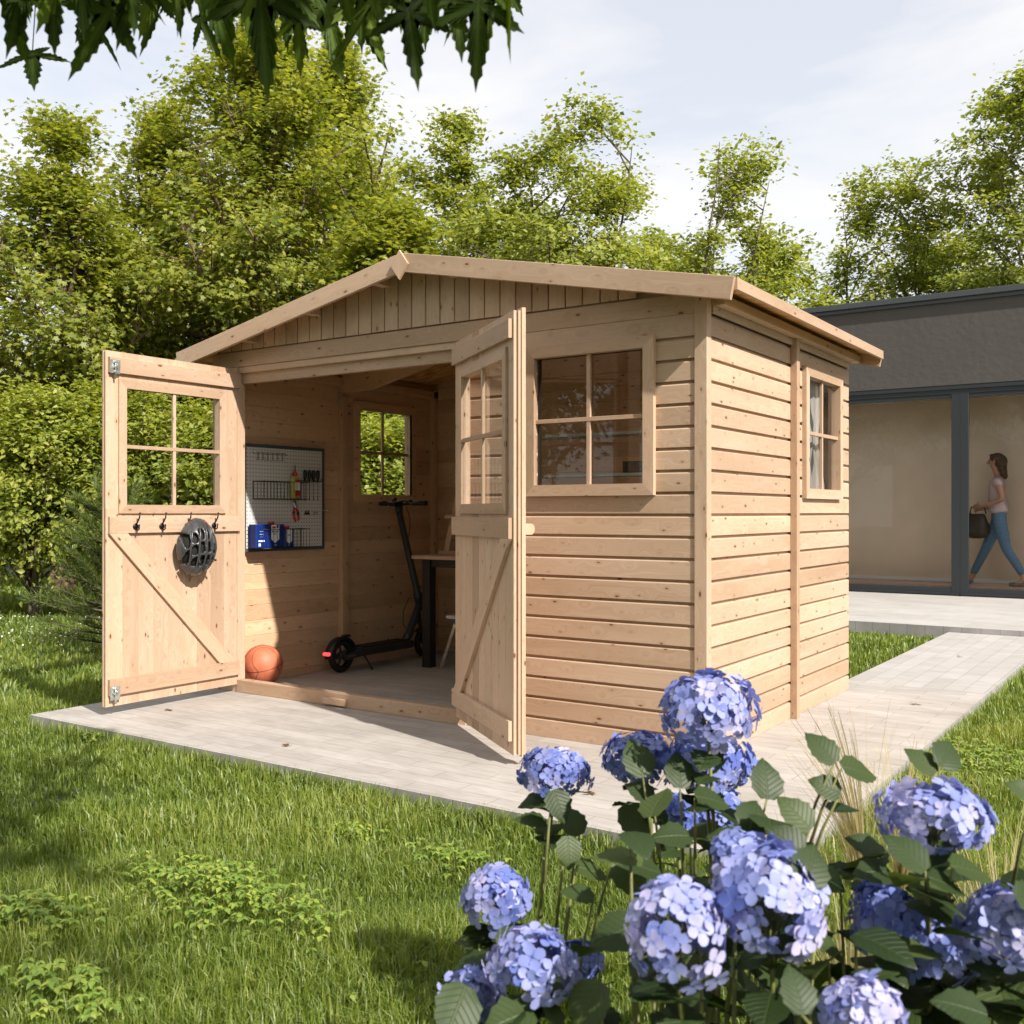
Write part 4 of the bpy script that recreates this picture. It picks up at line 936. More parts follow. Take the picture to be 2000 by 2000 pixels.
# ---- shelves, tool case and cordless drill behind the front window
for z, lab in ((atY(1052, 853, .10).z, 'upper thin pale shelf behind the front window'), (atY(1052, 929, .10).z, 'lower thin pale shelf behind the front window, carrying the tool case')):
    s_ = thing('shelf', lab, 'shelf', (-.6, .1, z), 'shelves behind the front window')
    q = MB(); q.box((-1.18, .050, z-.012), (-.081, .205, z+.002), 0); q.build('board', M['white'], s_)
    for x in (-1.17, -.10):
        q = MB(); q.box((x, .055, z-.030), (x+.012, .19, z-.0125), 1); q.build('bracket', M['wood'], s_)
lz = z+.0025
tcs = thing('tool_case', 'black tool case on the lower shelf behind the front window', 'tool case', (-.30, .13, lz))
q = MB(); q.box((-.46, .075, lz), (-.13, .195, lz+.055), 0, ch=.006); q.build('body', M['black'], tcs)
q = MB(); q.tube([(-.34, .070, lz+.035), (-.34, .060, lz+.035), (-.25, .060, lz+.035), (-.25, .070, lz+.035)], .004, 6); q.build('handle', M['black'], tcs)
dr = thing('cordless_drill', 'blue cordless drill lying on the black tool case', 'drill', (-.25, .13, lz+.056))
dz = lz+.056+.075
q = MB(); q.tube([(-.26, .13, dz), (-.245, .13, dz), (-.17, .13, dz), (-.155, .13, dz)], [.018, .025, .027, .018], 14); q.tube([(-.195, .13, dz-.02), (-.190, .13, dz-.055)], [.016, .015], 10); q.build('body', M['cyan'], dr)
q = MB(); q.box((-.225, .105, dz-.074), (-.155, .155, dz-.054), 0, ch=.005); q.build('battery', M['black'], dr)
q = MB(); q.tube([(-.26, .13, dz), (-.285, .13, dz)], [.015, .009], 12); q.tube([(-.285, .13, dz), (-.36, .13, dz-.004)], .003, 6); q.build('chuck', M['black'], dr)
# ---- curtain inside the right window
q = MB(); nx, nz = 120, 24; vs = []
for j in range(nz+1):
    t_ = j/nz; z = 1.955-.80*t_
    for i in range(nx+1):
        s = i/nx; pinch = 1-.16*math.exp(-((t_-.55)/.22)**2); y = 1.33+(s)*.58*pinch
        vs.append((-.068+.012*math.sin(s*46+.9*math.sin(t_*3)+2*s)*(.4+.6*t_)+.006*math.sin(s*17+t_*5), y, z+.006*math.sin(s*46)))
q.add(vs, [(j*(nx+1)+i, j*(nx+1)+i+1, (j+1)*(nx+1)+i+1, (j+1)*(nx+1)+i) for j in range(nz) for i in range(nx)], smooth=True)
M['satin'] = simple('grey_satin', (.42, .395, .37), .38, noise=.05, spec=.7)
cu_ = q.build('curtain', M['satin']); tag(cu_, 'grey satin curtain hanging behind the window in the right side wall', 'curtain')
q = MB(); q.tube([(-.075, 1.30, 1.958), (-.075, 1.98, 1.958)], .006, 8); tag(q.build('curtain_rod', M['black']), 'thin black rod carrying the grey satin curtain', 'curtain rod')

# ================================================================ trees
LEAF = [(0, 0, 0), (-.34, .38, .10), (-.16, .74, .05), (0, 1, -.06), (.16, .74, .05), (.34, .38, .10)]
LEAFF = [(0, 5, 4), (0, 4, 3), (0, 3, 2), (0, 2, 1)]
SIMPLE = [(0, 0, 0), (-.33, .45, .08), (0, 1, -.05), (.33, .45, .08)]
SIMPF = [(0, 3, 2), (0, 2, 1)]
# a five-lobed star leaf for the maples in the distance
STAR = [(0, .05, 0), (-.18, .22, .03), (-.52, .30, .0), (-.26, .52, .04), (-.36, .86, -.02), (-.10, .70, .03), (0, 1.05, -.08), (.10, .70, .03), (.36, .86, -.02), (.26, .52, .04), (.52, .30, 0), (.18, .22, .03)]
STARF = [(0, 11, 9), (11, 10, 9), (0, 9, 7), (9, 8, 7), (0, 7, 5), (7, 6, 5), (0, 5, 3), (5, 4, 3), (0, 3, 1), (3, 2, 1)]

def polyline(p0, p1, n, wob, r_):
    p0 = np.array(p0, float); p1 = np.array(p1, float); ts = np.linspace(0, 1, n)[:, None]
    P = p0+(p1-p0)*ts; L_ = np.linalg.norm(p1-p0)
    off = np.cumsum(r_.normal(0, wob*L_/n, (n, 3)), axis=0); off[0] = 0
    return P+off
def tree(name, label, base, H, env, nlimb, nleaf, lsize, mat_, seed, trunk_r=.14, bark='bark', group=None, cat='tree', spread=.30, tmpl='leaf', lean=(0, 0), limb_up=.8, start=.18, stems=1, sub=7, density_noise=.0):
    """env: list of (height fraction, crown radius)"""
    r_ = np.random.default_rng(seed); base = np.array(base, float)
    root = thing(name, label, cat, tuple(base), group)
    ez = [e[0] for e in env]; er = [e[1] for e in env]
    tips = []; wood_ = MB(); tr_ = MB()
    tops = []
    for s in range(stems):
        a = 2*math.pi*s/max(stems, 1)+r_.uniform(0, 1); dx = np.array([math.cos(a), math.sin(a), 0])*(0.0 if stems == 1 else er[len(er)//2]*.45)
        top = base+np.array([lean[0], lean[1], H*.96])+dx; b0 = base+dx*.12
        P = polyline(b0, top, 10, .10, r_); tops.append(P)
        rad = [trunk_r*(1-.93*(i/9)**.9)/(1 if stems == 1 else 1.5) for i in range(10)]; rad[0] *= 1.25
        tr_.tube([tuple(p) for p in P], rad, 8, cap=False)
    for i in range(nlimb):
        P = tops[i % stems]; f = start+(1-start)*((i+.5)/nlimb)**1.12; f = min(.97, f+r_.uniform(-.02, .02))
        k = f*9; k0 = int(min(8, math.floor(k))); q = P[k0]+(P[k0+1]-P[k0])*(k-k0)
        zf = (q[2]-base[2])/H
        az = i*2.39996+r_.uniform(-.3, .3)
        rise = limb_up*r_.uniform(.5, 1.3)
        # aim for the envelope surface somewhat above the branching point
        zt_ = min(.99, zf+(1-zf)*.42*rise); R_ = np.interp(zt_, ez, er)*r_.uniform(.5, 1.2)
        if f > .9: R_ *= .7
        c = base[:2]+np.array(lean)*zt_
        end = np.array([c[0]+R_*math.cos(az), c[1]+R_*math.sin(az), base[2]+min(H*1.02, H*zt_+r_.uniform(-.04, .09)*H)])
        B = polyline(q, end, 6, .12, r_); B[:, 2] += np.sin(np.linspace(0, math.pi, 6))*.06*np.linalg.norm(end-q)
        r0 = max(.012, trunk_r*.42*(1-f*.75)); wood_.tube([tuple(p) for p in B], [r0*(1-.85*j/5) for j in range(6)], 5, cap=False)
        Ll = np.linalg.norm(end-q)
        for j in range(sub):
            t = .25+.75*(j+r_.uniform(0, 1))/sub; k = t*5; k0 = int(min(4, k)); s0 = B[k0]+(B[k0+1]-B[k0])*(k-k0)
            d = (end-q)/max(Ll, .01)*.5+r_.normal(0, .55, 3); d[2] += .25; d /= np.linalg.norm(d)
            e = s0+d*Ll*r_.uniform(.2, .42)*(1.15-t*.5)
            S = polyline(s0, e, 4, .12, r_); wood_.tube([tuple(p) for p in S], [r0*.35, r0*.25, r0*.16, r0*.08], 4, cap=False)
            for u_ in (.5, .8, 1.0): tips.append(s0+(e-s0)*u_+r_.normal(0, .04, 3))
    tips = np.array(tips); 
    ax_ = tips[:, :2]-base[:2]; w_ = (r_.uniform(.1, 1, len(tips))**1.8+.08)*(.35+np.linalg.norm(ax_, axis=1)/max(er)); idx = r_.choice(len(tips), nleaf, p=w_/w_.sum())
    off = r_.normal(0, 1, (nleaf, 3))*np.array([spread, spread, spread*.5])
    off *= (r_.uniform(0, 1, (nleaf, 1))**.35)
    pos = tips[idx]+off; keep = pos[:, 2] > base[2]+.05; pos = pos[keep]; idx = idx[keep]; n_ = len(pos)
    cen = np.array([base[0]+lean[0]*.5, base[1]+lean[1]*.5, base[2]+H*.5]); outw = unit(pos-cen)
    nr = unit(outw*.45+np.array([0, 0, .75])+r_.normal(0, .45, (n_, 3)))
    upv = unit(outw+r_.normal(0, .8, (n_, 3))+np.array([0, 0, -.5]))
    sz = lsize*r_.uniform(.5, 1.3, n_)
    tcl = r_.uniform(-.22, .22, len(tips)); tn = np.clip(.48+tcl[idx]+r_.normal(0, .16, n_), 0, 1)
    T_, F_ = {'leaf': (LEAF, LEAFF), 'simple': (SIMPLE, SIMPF), 'star': (STAR, STARF)}[tmpl]
    V, F, tt, uv = scatter(T_, F_, pos, nr, upv, sz, tn)
    tr_.build('trunk', M[bark], root); wood_.build('limbs', M[bark], root, fix=False)
    link('crown', np_mesh('crown', V, F, tt), M[mat_], root)
    return root
def gp(px, D, dz=0.0):        # ground point under image column px at depth D
    p = at(px, 1000, D); return (p.x, p.y, LZ+dz)
def treeh(py, D): return CAM.z+(1000-py)/1982*D-LZ
TG = 'trees behind the garden'
bigenv = [(0, .2), (.12, 1.9), (.3, 2.5), (.5, 2.3), (.68, 1.9), (.85, 1.05), (1, .25)]
tall = [(0, .2), (.2, 1.1), (.45, 1.5), (.7, 1.25), (.88, .7), (1, .2)]
wide = [(0, .4), (.15, 2.2), (.35, 2.7), (.6, 2.2), (.82, 1.2), (1, .3)]
#     label, px, D, top py, env, limbs, leaves, size, trunk
TREES = [
 ('broad maple at the far left edge of the garden, bark of its trunk showing', 120, 14.5, 285, wide, 44, 42000, .095, .17),
 ('tallest maple of the row, rising behind the left door and the gable', 505, 15.5, 60, bigenv, 64, 74000, .095, .21),
 ('maple with a dark rounded crown just right of the tallest tree', 660, 17.5, 150, tall, 44, 36000, .10, .15),
 ('maple leaning into the tallest tree from its left side', 330, 16.5, 250, wide, 44, 40000, .10, .15),
 ('light green tree directly above the roof ridge finial', 875, 19, 290, tall, 40, 26000, .11, .13),
 ('round topped tree above the right half of the shed roof', 1120, 18.5, 255, [(0, .3), (.2, 1.8), (.45, 2.1), (.7, 1.6), (.88, .9), (1, .3)], 46, 34000, .105, .15),
 ('thin open tree above the right end of the front bargeboard', 1385, 19.5, 345, [(0, .3), (.2, 1.5), (.45, 1.7), (.7, 1.2), (.88, .6), (1, .2)], 34, 15000, .11, .12),
 ('small tree rising where the shed roof meets the house roof', 1500, 21, 500, [(0, .3), (.2, 1.6), (.45, 1.6), (.75, 1.0), (1, .3)], 34, 16000, .12, .12),
 ('domed tree behind the left part of the grey house roof', 1735, 22, 372, [(0, .3), (.2, 2.0), (.45, 2.3), (.7, 1.6), (.88, .8), (1, .3)], 44, 28000, .12, .14),
 ('tall tree at the right edge of the picture behind the house', 2010, 20.5, 165, [(0, .3), (.2, 2.3), (.42, 2.5), (.7, 1.7), (.88, .9), (1, .25)], 50, 42000, .115, .17),
 ('dense tree filling the gap between the ridge finial tree and the round one', 985, 21.5, 430, [(0, .5), (.2, 2.6), (.45, 2.6), (.75, 1.6), (1, .5)], 44, 26000, .12, .14),
 ('dense low tree behind the right end of the shed roof', 1270, 22, 450, [(0, .5), (.2, 2.4), (.45, 2.4), (.75, 1.5), (1, .5)], 44, 22000, .12, .14),
 ('dense low tree behind the grey house between the domed one and the tall one', 1860, 24, 470, [(0, .5), (.2, 2.4), (.45, 2.4), (.75, 1.5), (1, .5)], 44, 20000, .13, .14),
 ('full bushy tree right behind the left slope of the shed roof', 760, 13.5, 440, [(0, .5), (.2, 1.9), (.45, 2.0), (.75, 1.3), (1, .4)], 48, 36000, .095, .13),
]
for i, (lab, px, D, ty, env, nl, nf, ls, tr0) in enumerate(TREES):
    far = D > 18
    if not far: env = [(a, b_*(.68 if a > .6 else (.86 if a > .4 else 1))) for a, b_ in env]
    if far: env = [(a, b_*(1.28 if .1 < a < .8 else 1.1)) for a, b_ in env]
    tree('maple_tree', lab, gp(px, D), treeh(ty, D)*1.04, env, nl, int(nf*(.80 if D < 18 else .95)), ls*(.92 if D < 17 else 1), 'leaf_far' if far else 'leaf_tree', 100+i, tr0, 'bark' if D < 17 else 'bark2', TG, tmpl=('star' if D < 18 else 'simple'), sub=(10 if not far else 8),
         spread=.24 if not far else .22, lean=((.5, .2) if i in (6,) else (0, 0)), stems=(3 if i == 6 else (2 if i in (5, 8) else 1)), start=.14)
# trees on the other side of the garden, which the front window reflects
for i, (x, y, h_) in enumerate(((-9.5, -11.5, 7.8), (-5.2, -13.5, 8.8), (-1.0, -12.8, 7.4), (2.8, -14.5, 9.0), (6.8, -13.2, 8.0))):
    tree('garden_tree', ['leafy tree at the left end of the row behind the camera', 'tall tree second from the left end of the row behind the camera', 'lower tree in the middle of the row behind the camera', 'tallest tree of the row behind the camera', 'leafy tree at the right end of the row behind the camera'][i],
         (x, y, LZ), h_, wide, 36, 22000, .15, 'leaf_tree', 500+i, .16, 'bark', 'trees on the opposite side of the garden', tmpl='simple', spread=.34, start=.10)
# hedge shrubs
HG = 'hedge shrubs behind the shed'
henv = [(0, .25), (.15, .62), (.5, .80), (.8, .62), (1, .22)]
hl = ['leftmost hedge shrub, cut by the left edge of the picture', 'leafy hedge shrub between the leftmost one and the pine', 'hedge shrub right behind the dark pine bush',
      'hedge shrub seen through the left panes of the left door', 'hedge shrub seen through the right panes of the left door', 'hedge shrub behind the left inner wall with the pegboard',
      'hedge shrub seen through the left panes of the inner wall window', 'hedge shrub seen through the right panes of the inner wall window']
for i, (px, D, hy) in enumerate([(-60, 11.6, 770), (70, 11.4, 775), (190, 11.8, 770), (300, 11.4, 800), (430, 11.0, 800), (560, 10.9, 800), (690, 11.0, 850), (800, 10.9, 845)]):
    tree('hedge_shrub', hl[i], gp(px, D), treeh(hy, D)*1.02, henv, 46, 15000, .068, 'leaf_hedge', 300+i, .045, 'bark2', HG, 'shrub', .16, 'leaf', stems=4, start=.08, limb_up=.7, sub=6)
# a far belt that reads as one mass
r_ = np.random.default_rng(5); n_ = 70000; ang = r_.uniform(-.62, .62, n_); D_ = r_.uniform(25, 31, n_); hh = 1.2+3.2*r_.uniform(0, 1, n_)**.8
a_ = np.tan(ang); P = np.array(CAM)[None]+(np.array(VV)[None]+np.array(RV)[None]*a_[:, None])*D_[:, None]
P[:, 2] = LZ+hh*(.72+.28*np.sin(ang*37)*np.sin(ang*17+1))*r_.uniform(0, 1, n_)**.5
V, F, tt, uv = scatter(SIMPLE, SIMPF, P, unit(r_.normal(0, .6, (n_, 3))+np.array([0, -.3, .6])), unit(r_.normal(0, 1, (n_, 3))), r_.uniform(.22, .42, n_), np.clip(r_.normal(.35, .2, n_), 0, 1))
tag(link('far_wood', np_mesh('far_wood', V, F, tt), M['leaf_tree']), 'distant belt of undergrowth closing the view below the tree crowns', 'woodland', kind='stuff')
# dark pine bush beside the left door
pb = gp(222, 8.4); pine = thing('pine_bush', 'dark pine bush with long needles just left of the open left door', 'bush', pb)
r_ = np.random.default_rng(11); br_ = MB(); NP = []; ND = []
br_.tube([pb, (pb[0]+.03, pb[1], pb[2]+.7), (pb[0], pb[1]+.04, pb[2]+1.35)], [.035, .025, .01], 7)
for i in range(74):
    z = .06+1.12*(i/73)**1.05; az = i*2.4+r_.uniform(-.3, .3); Lb = (.58*(1-z/1.55)+.10)*r_.uniform(.75, 1.15)
    p0 = np.array([pb[0], pb[1], pb[2]+z]); p1 = p0+np.array([math.cos(az)*Lb, math.sin(az)*Lb, .16+.16*r_.uniform(-.3, 1)])
    br_.tube([tuple(p0), tuple((p0+p1)/2-np.array([0, 0, .02])), tuple(p1)], [.010, .007, .004], 5)
    for t in np.linspace(.25, 1.06, 12):
        c = p0+(p1-p0)*t; d = unit(p1-p0)
        for q in range(17):
            NP.append(c+r_.normal(0, .008, 3)); ND.append(unit(d*.9+r_.normal(0, .55, 3)+np.array([0, 0, .2])))
NP = np.array(NP); ND = np.array(ND); n_ = len(NP)
V, F, tt, uv = scatter([(-.016, 0, 0), (.016, 0, 0), (0, 1, 0)], [(0, 1, 2)], NP, unit(np.cross(ND, r_.normal(0, 1, (n_, 3)))), ND, r_.uniform(.07, .12, n_), r_.uniform(0, 1, n_))
# template y axis must follow the needle: rebuild with explicit frame
side = unit(np.cross(ND, r_.normal(0, 1, (n_, 3)))); ln = r_.uniform(.07, .125, n_)[:, None]
V = np.stack([NP-side*.0022, NP+side*.0022, NP+ND*ln], 1).reshape(-1, 3); F = np.arange(3*n_).reshape(-1, 3)
br_.build('branches', M['bark2'], pine); link('needles', np_mesh('needles', V, F, np.repeat(r_.uniform(0, 1, n_), 3)), M['pine'], pine)

# ================================================================ lawn
def noise2(x, y, s, seed=0):
    r0 = np.random.default_rng(seed); v = 0
    for k in range(6):
        a = r0.uniform(0, 6.28); f = s*(1+.7*k*r0.uniform(.6, 1.2)); v = v+np.sin(x*f*math.cos(a)+y*f*math.sin(a)+r0.uniform(0, 6.28))/(1+.5*k)
    return v/2.4
def inrect(x, y, x0, x1, y0, y1): return (x > x0) & (x < x1) & (y > y0) & (y < y1)
def lawn_pts(n, d0, d1, half, seed, pw=1.0):
    r0 = np.random.default_rng(seed); u = r0.uniform(0, 1, n); D = (d0**(2-pw)+(d1**(2-pw)-d0**(2-pw))*u)**(1/(2-pw)); a = np.tan(r0.uniform(-half, half, n))
    x = CAM.x+(VV.x+RV.x*a)*D; y = CAM.y+(VV.y+RV.y*a)*D
    bad = inrect(x, y, -3.475, .745, -1.125, 2.53) | inrect(x, y, -.12, .745, 2.5, 5.8) | (y > 5.785)
    ok = ~bad; return x[ok], y[ok], D[ok], r0
def blades(n, d0, d1, half, seed, h0, h1, w0, pw=1.0):
    x, y, D, r0 = lawn_pts(n, d0, d1, half, seed, pw); n = len(x)
    patch = noise2(x, y, 2.1, 3); p2 = noise2(x, y, 6.5, 8)
    h = (h0+(h1-h0)*r0.uniform(0, 1, n)**1.6)*(1+.42*p2+.30*patch)
    az = r0.uniform(0, 6.28, n)+patch*1.0; d = np.stack([np.cos(az), np.sin(az), np.zeros(n)], 1)
    sd = np.stack([-np.sin(az), np.cos(az), np.zeros(n)], 1); sd = unit(sd+r0.normal(0, .5, (n, 3))*[1, 1, 0])
    bend = r0.uniform(.1, .9, n)**1.3; w = w0*r0.uniform(.6, 1.3, n)*(1+.10*np.maximum(D-3, 0))
    P0 = np.stack([x, y, np.full(n, LZ-.003)], 1); P1 = P0+d*(h*bend*.28)[:, None]+np.array([0, 0, 1])*(h*.55)[:, None]; P2 = P0+d*(h*bend*.95)[:, None]+np.array([0, 0, 1])*(h*(1-.42*bend))[:, None]
    V = np.stack([P0-sd*w[:, None], P0+sd*w[:, None], P1-sd*w[:, None]*.8, P1+sd*w[:, None]*.8, P2], 1).reshape(-1, 3)
    b = np.arange(n)[:, None]*5; F = np.concatenate([b+[0, 1, 3], b+[0, 3, 2], b+[2, 3, 4]], 1).reshape(-1, 3)
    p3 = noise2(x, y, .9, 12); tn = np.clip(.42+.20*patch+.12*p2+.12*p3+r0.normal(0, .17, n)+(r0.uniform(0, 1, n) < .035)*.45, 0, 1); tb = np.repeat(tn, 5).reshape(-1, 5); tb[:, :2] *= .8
    return V, F, tb.ravel()
parts = [blades(215000, .9, 3.4, .56, 21, .028, .085, .0019, 0.6), blades(190000, 3.2, 6.5, .58, 22, .030, .085, .0026, .6), blades(110000, 6.3, 12.5, .58, 23, .03, .09, .0042, .6), blades(26000, 12, 22, .56, 24, .05, .12, .010, .8)]
def edge_blades(n, seed):
    r0 = np.random.default_rng(seed); t = r0.uniform(0, 1, n); k = r0.integers(0, 10, n); x = np.where(k < 6, -3.55+4.35*t, np.where(k < 9, .752+r0.uniform(0, .03, n), -3.482)); y = np.where(k < 6, -1.130-r0.uniform(0, .04, n), np.where(k < 9, -1.15+6.9*t, -1.1+3*t))
    cl_ = noise2(x, y, 5, 4); keep = cl_ > r0.uniform(-1.2, .6, n); x, y = x[keep], y[keep]; n = len(x); k = k[keep]
    d = np.where((k < 6)[:, None], [0., 1., 0], np.where((k < 9)[:, None], [-1., 0, 0], [1., 0, 0])); d = unit(d+r0.normal(0, .55, (n, 3))*[1, 1, 0]); sd = np.stack([-d[:, 1], d[:, 0], np.zeros(n)], 1)
    h = r0.uniform(.04, .095, n); w = r0.uniform(.0014, .0026, n)*1.2; b_ = r0.uniform(.2, .8, n)
    P0 = np.stack([x, y, np.full(n, LZ)], 1); P1 = P0+d*(h*b_*.2)[:, None]+np.array([0, 0, 1])*(h*.62)[:, None]; P2 = P0+d*(h*b_*.8)[:, None]+np.array([0, 0, 1])*(h*(1.02-.25*b_))[:, None]
    V = np.stack([P0-sd*w[:, None], P0+sd*w[:, None], P1-sd*w[:, None]*.8, P1+sd*w[:, None]*.8, P2], 1).reshape(-1, 3); b = np.arange(n)[:, None]*5
    return V, np.concatenate([b+[0, 1, 3], b+[0, 3, 2], b+[2, 3, 4]], 1).reshape(-1, 3), np.repeat(np.clip(r0.normal(.45, .2, n), 0, 1), 5)
parts.append(edge_blades(8000, 55))
Vs, Fs, Ts, o_ = [], [], [], 0
for V, F, t in parts: Vs.append(V); Fs.append(F+o_); Ts.append(t); o_ += len(V)
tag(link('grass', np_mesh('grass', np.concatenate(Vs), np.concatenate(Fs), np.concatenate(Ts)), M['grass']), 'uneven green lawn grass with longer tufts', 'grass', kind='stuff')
# weed patches and clover in the lawn
r_ = np.random.default_rng(31); CP = []; CN = []; CT = []; CS = []
for (px, py, rx_, ry_, n_, hz_, sz_) in ((440, 1790, .34, .14, 420, .11, .028), (60, 1830, .16, .12, 130, .09, .026), (720, 1530, .28, .14, 330, .07, .030), (690, 1650, .10, .06, 70, .05, .03),
                             (1830, 1500, .40, .5, 420, .06, .026), (200, 1450, .10, .08, 60, .05, .03), (120, 1980, .2, .1, 110, .07, .026), (1860, 1330, .3, .3, 160, .04, .03), (880, 1700, .16, .1, 90, .04, .026)):
    c = atZ(px, py, LZ)
    for _ in range(n_):
        q = r_.normal(0, .5, 2); x, y = c.x+q[0]*rx_*1.2, c.y+q[1]*ry_*1.2; top = LZ+.03+hz_*r_.uniform(.2, 1)*math.exp(-.5*(q[0]**2+q[1]**2))
        if inrect(x, y, -3.5, .77, -1.15, 6.6): continue
        a0 = r_.uniform(0, 6.28); k_ = 3 if sz_ > .027 else 4
        for j in range(k_):
            a = a0+2*math.pi*j/k_; CP.append((x, y, top)); CN.append((math.cos(a)*.35, math.sin(a)*.35, 1)); CS.append((math.cos(a), math.sin(a), .15)); CT.append(r_.uniform(.2, .9))
CP = np.array(CP); V, F, tt, uv = scatter(LEAF, LEAFF, CP, unit(np.array(CN)), unit(np.array(CS)), r_.uniform(.014, .027, len(CP)), np.array(CT))
st_ = CP[::4]; n_ = len(st_); sv = np.stack([st_*[1, 1, 0]+[0, 0, LZ]-[.001, 0, 0], st_*[1, 1, 0]+[0, 0, LZ]+[.001, 0, 0], st_], 1).reshape(-1, 3)
V2 = np.concatenate([V, sv]); F2 = np.concatenate([F, np.arange(3*n_).reshape(-1, 3)+len(V)]); T2 = np.concatenate([tt, np.full(3*n_, .3)])
tag(link('weeds', np_mesh('weeds', V2, F2, T2), M['weed']), 'patches of small leafy weeds and clover growing in the lawn', 'weeds', kind='stuff')
# small white flowers near the hedge
n_ = 300; px_ = r_.uniform(-40, 300, n_); py_ = r_.normal(1245, 24, n_); FP = np.array([tuple(atZ(a, b_, LZ)) for a, b_ in zip(px_, py_)]); FP[:, 2] += r_.uniform(.05, .11, n_)
V, F, tt, uv = scatter([(-.5, -.5, 0), (.5, -.5, 0), (.5, .5, 0), (-.5, .5, 0)], [(0, 1, 2, 3)], FP, unit(r_.normal(0, .4, (n_, 3))+[0, -.2, 1]), unit(r_.normal(0, 1, (n_, 3))), r_.uniform(.008, .017, n_), np.ones(n_))
M['daisy'] = simple('white_flowers', (.72, .72, .66), .7)
tag(link('clover_flowers', np_mesh('clover_flowers', V, F, tt), M['daisy']), 'scattered tiny white flowers in the lawn below the hedge', 'flowers', kind='stuff')

# ================================================================ overhanging maple in the foreground
mroot = thing('maple_tree', 'maple whose pointed leaves, coloured dark as if shaded, hang into the top left of the picture', 'tree', (2.6, -7.4, LZ))
b = MB(); b.tube([(2.6, -7.4, LZ), (2.55, -7.3, 1.2), (2.6, -7.1, 2.4), (2.5, -6.8, 3.6), (2.4, -6.6, 5.2), (2.4, -6.5, 6.6)], [.21, .17, .15, .12, .08, .03], 12); b.build('trunk', M['bark'], mroot)
# serrated star leaf, attached at the origin and pointing along +y
def maple_outline():
    O = []
    lobes = [(-128, .40, .16), (-62, .74, .20), (0, 1.18, .25), (62, .74, .20), (128, .40, .16)]
    for i, (ang, ln, wd) in enumerate(lobes):
        a = math.radians(ang); d = (math.sin(a), math.cos(a)); s = (d[1], -d[0])
        prof = [(.28, .9), (.38, 1.35), (.43, .95), (.52, 1.30), (.57, .80), (.66, 1.05), (.71, .55), (.80, .72), (.85, .30), (1, 0)]
        L_ = [(t, -w__) for t, w__ in prof[:-1]]+[(1, 0)]+[(t, w__) for t, w__ in prof[:-1][::-1]]
        for t, w__ in L_: O.append((d[0]*ln*t+s[0]*wd*.5*w__, d[1]*ln*t+s[1]*wd*.5*w__))
    return O
MO = maple_outline()
MT = [(0, .02, 0)]+[(x, y, -.10*(x*x+y*y)-.05*abs(x)) for x, y in MO]; MFc = [(0, i+1, i) for i in range(1, len(MT)-1)]+[(0, 1, len(MT)-1)]
r_ = np.random.default_rng(77)
tipsL = [(62, 165), (130, 150), (20, 110), (150, 75), (168, 75), (245, 132), (300, 60), (340, 65), (362, 68), (425, 118), (438, 60), (525, 188), (555, 95), (595, 115), (622, 145), (640, 90), (668, 155), (700, 100), (745, 138), (817, 168),
         (845, 60), (793, 70), (930, 172), (950, 150), (975, 115), (890, 75), (395, 40), (500, 60), (470, 45), (80, 60), (210, 60), (720, 40), (560, 40), (870, 30), (30, 50), (270, 20), (645, 30), (760, 20), (105, 100), (225, 90), (905, 110), (600, 60), (685, 60), (925, 60), (50, 130), (455, 130), (490, 100), (580, 150)]
pos = []; nrm = []; upv = []; siz = []; stems = MB(); fwd = np.array(VV)
for i, (px, py) in enumerate(tipsL):
    D = r_.uniform(1.55, 2.3); ln = r_.uniform(.085, .13)*(1.12 if py > 110 else 1)
    tip = np.array(at(px, py-4, D)); ax = unit(np.array([r_.normal(0, .30), r_.normal(0, .30), -1.0])); p0 = tip-ax*ln*1.12
    nn = unit(-fwd*.9+np.array([r_.normal(0, .55), r_.normal(0, .55), r_.normal(.1, .3)])); nn = unit(nn-ax*nn.dot(ax))
    pos.append(p0); nrm.append(nn); upv.append(-np.cross(np.cross(ax, nn), nn)); siz.append(ln)
    q = at(px+r_.normal(0, 25), -60-r_.uniform(0, 60), D*1.02); stems.tube([tuple(p0), tuple((np.array(q)+p0)/2+r_.normal(0, .01, 3)), tuple(q)], .0012, 4, cap=False)
# more leaves above the frame so the spray belongs to a real branch
for i in range(170):
    px, py, D = r_.uniform(-150, 990), -r_.uniform(0, 1)**1.2*420-12, r_.uniform(1.5, 2.6)
    ax = unit(np.array([r_.normal(0, .4), r_.normal(0, .4), -1.0])); nn = unit(-fwd*.5+r_.normal(0, .6, 3)+[0, 0, .4]); nn = unit(nn-ax*nn.dot(ax))
    pos.append(np.array(at(px, py, D))); nrm.append(nn); upv.append(-np.cross(np.cross(ax, nn), nn)); siz.append(r_.uniform(.08, .12))
pos, nrm, upv, siz = map(np.array, (pos, nrm, upv, siz))
# scatter() builds y = cross(n, cross(up, n)); make it point along the hanging axis
V, F, tt, uv = scatter(MT, MFc, pos, nrm, upv, siz, np.clip(r_.normal(.42, .24, len(pos)), 0, 1))
for px0, D0, px1, D1, lift in ((1100, 2.3, -200, 1.9, 0), (1050, 2.0, 380, 1.7, -.05), (1080, 2.6, 60, 2.4, .1)):
    a0, a1 = Vector(at(px0, -330, D0)), Vector(at(px1, -150, D1)); m_ = (a0+a1)/2+Vector((0, 0, .08+lift)); stems.tube([a0, a0.lerp(m_, .6), m_, m_.lerp(a1, .6), a1], [.014, .012, .010, .007, .003], 7)
    stems.tube([(2.55, -6.9, 3.2), (2.4, -5.8, 2.9), (2.2, -4.6, 2.6), a0], [.05, .035, .022, .013], 8, cap=False)
stems.build('twigs', M['bark2'], mroot, fix=False)
link('hanging_leaves', np_mesh('hanging_leaves', V, F, tt, uv), M['leaf_over_shade'], mroot)
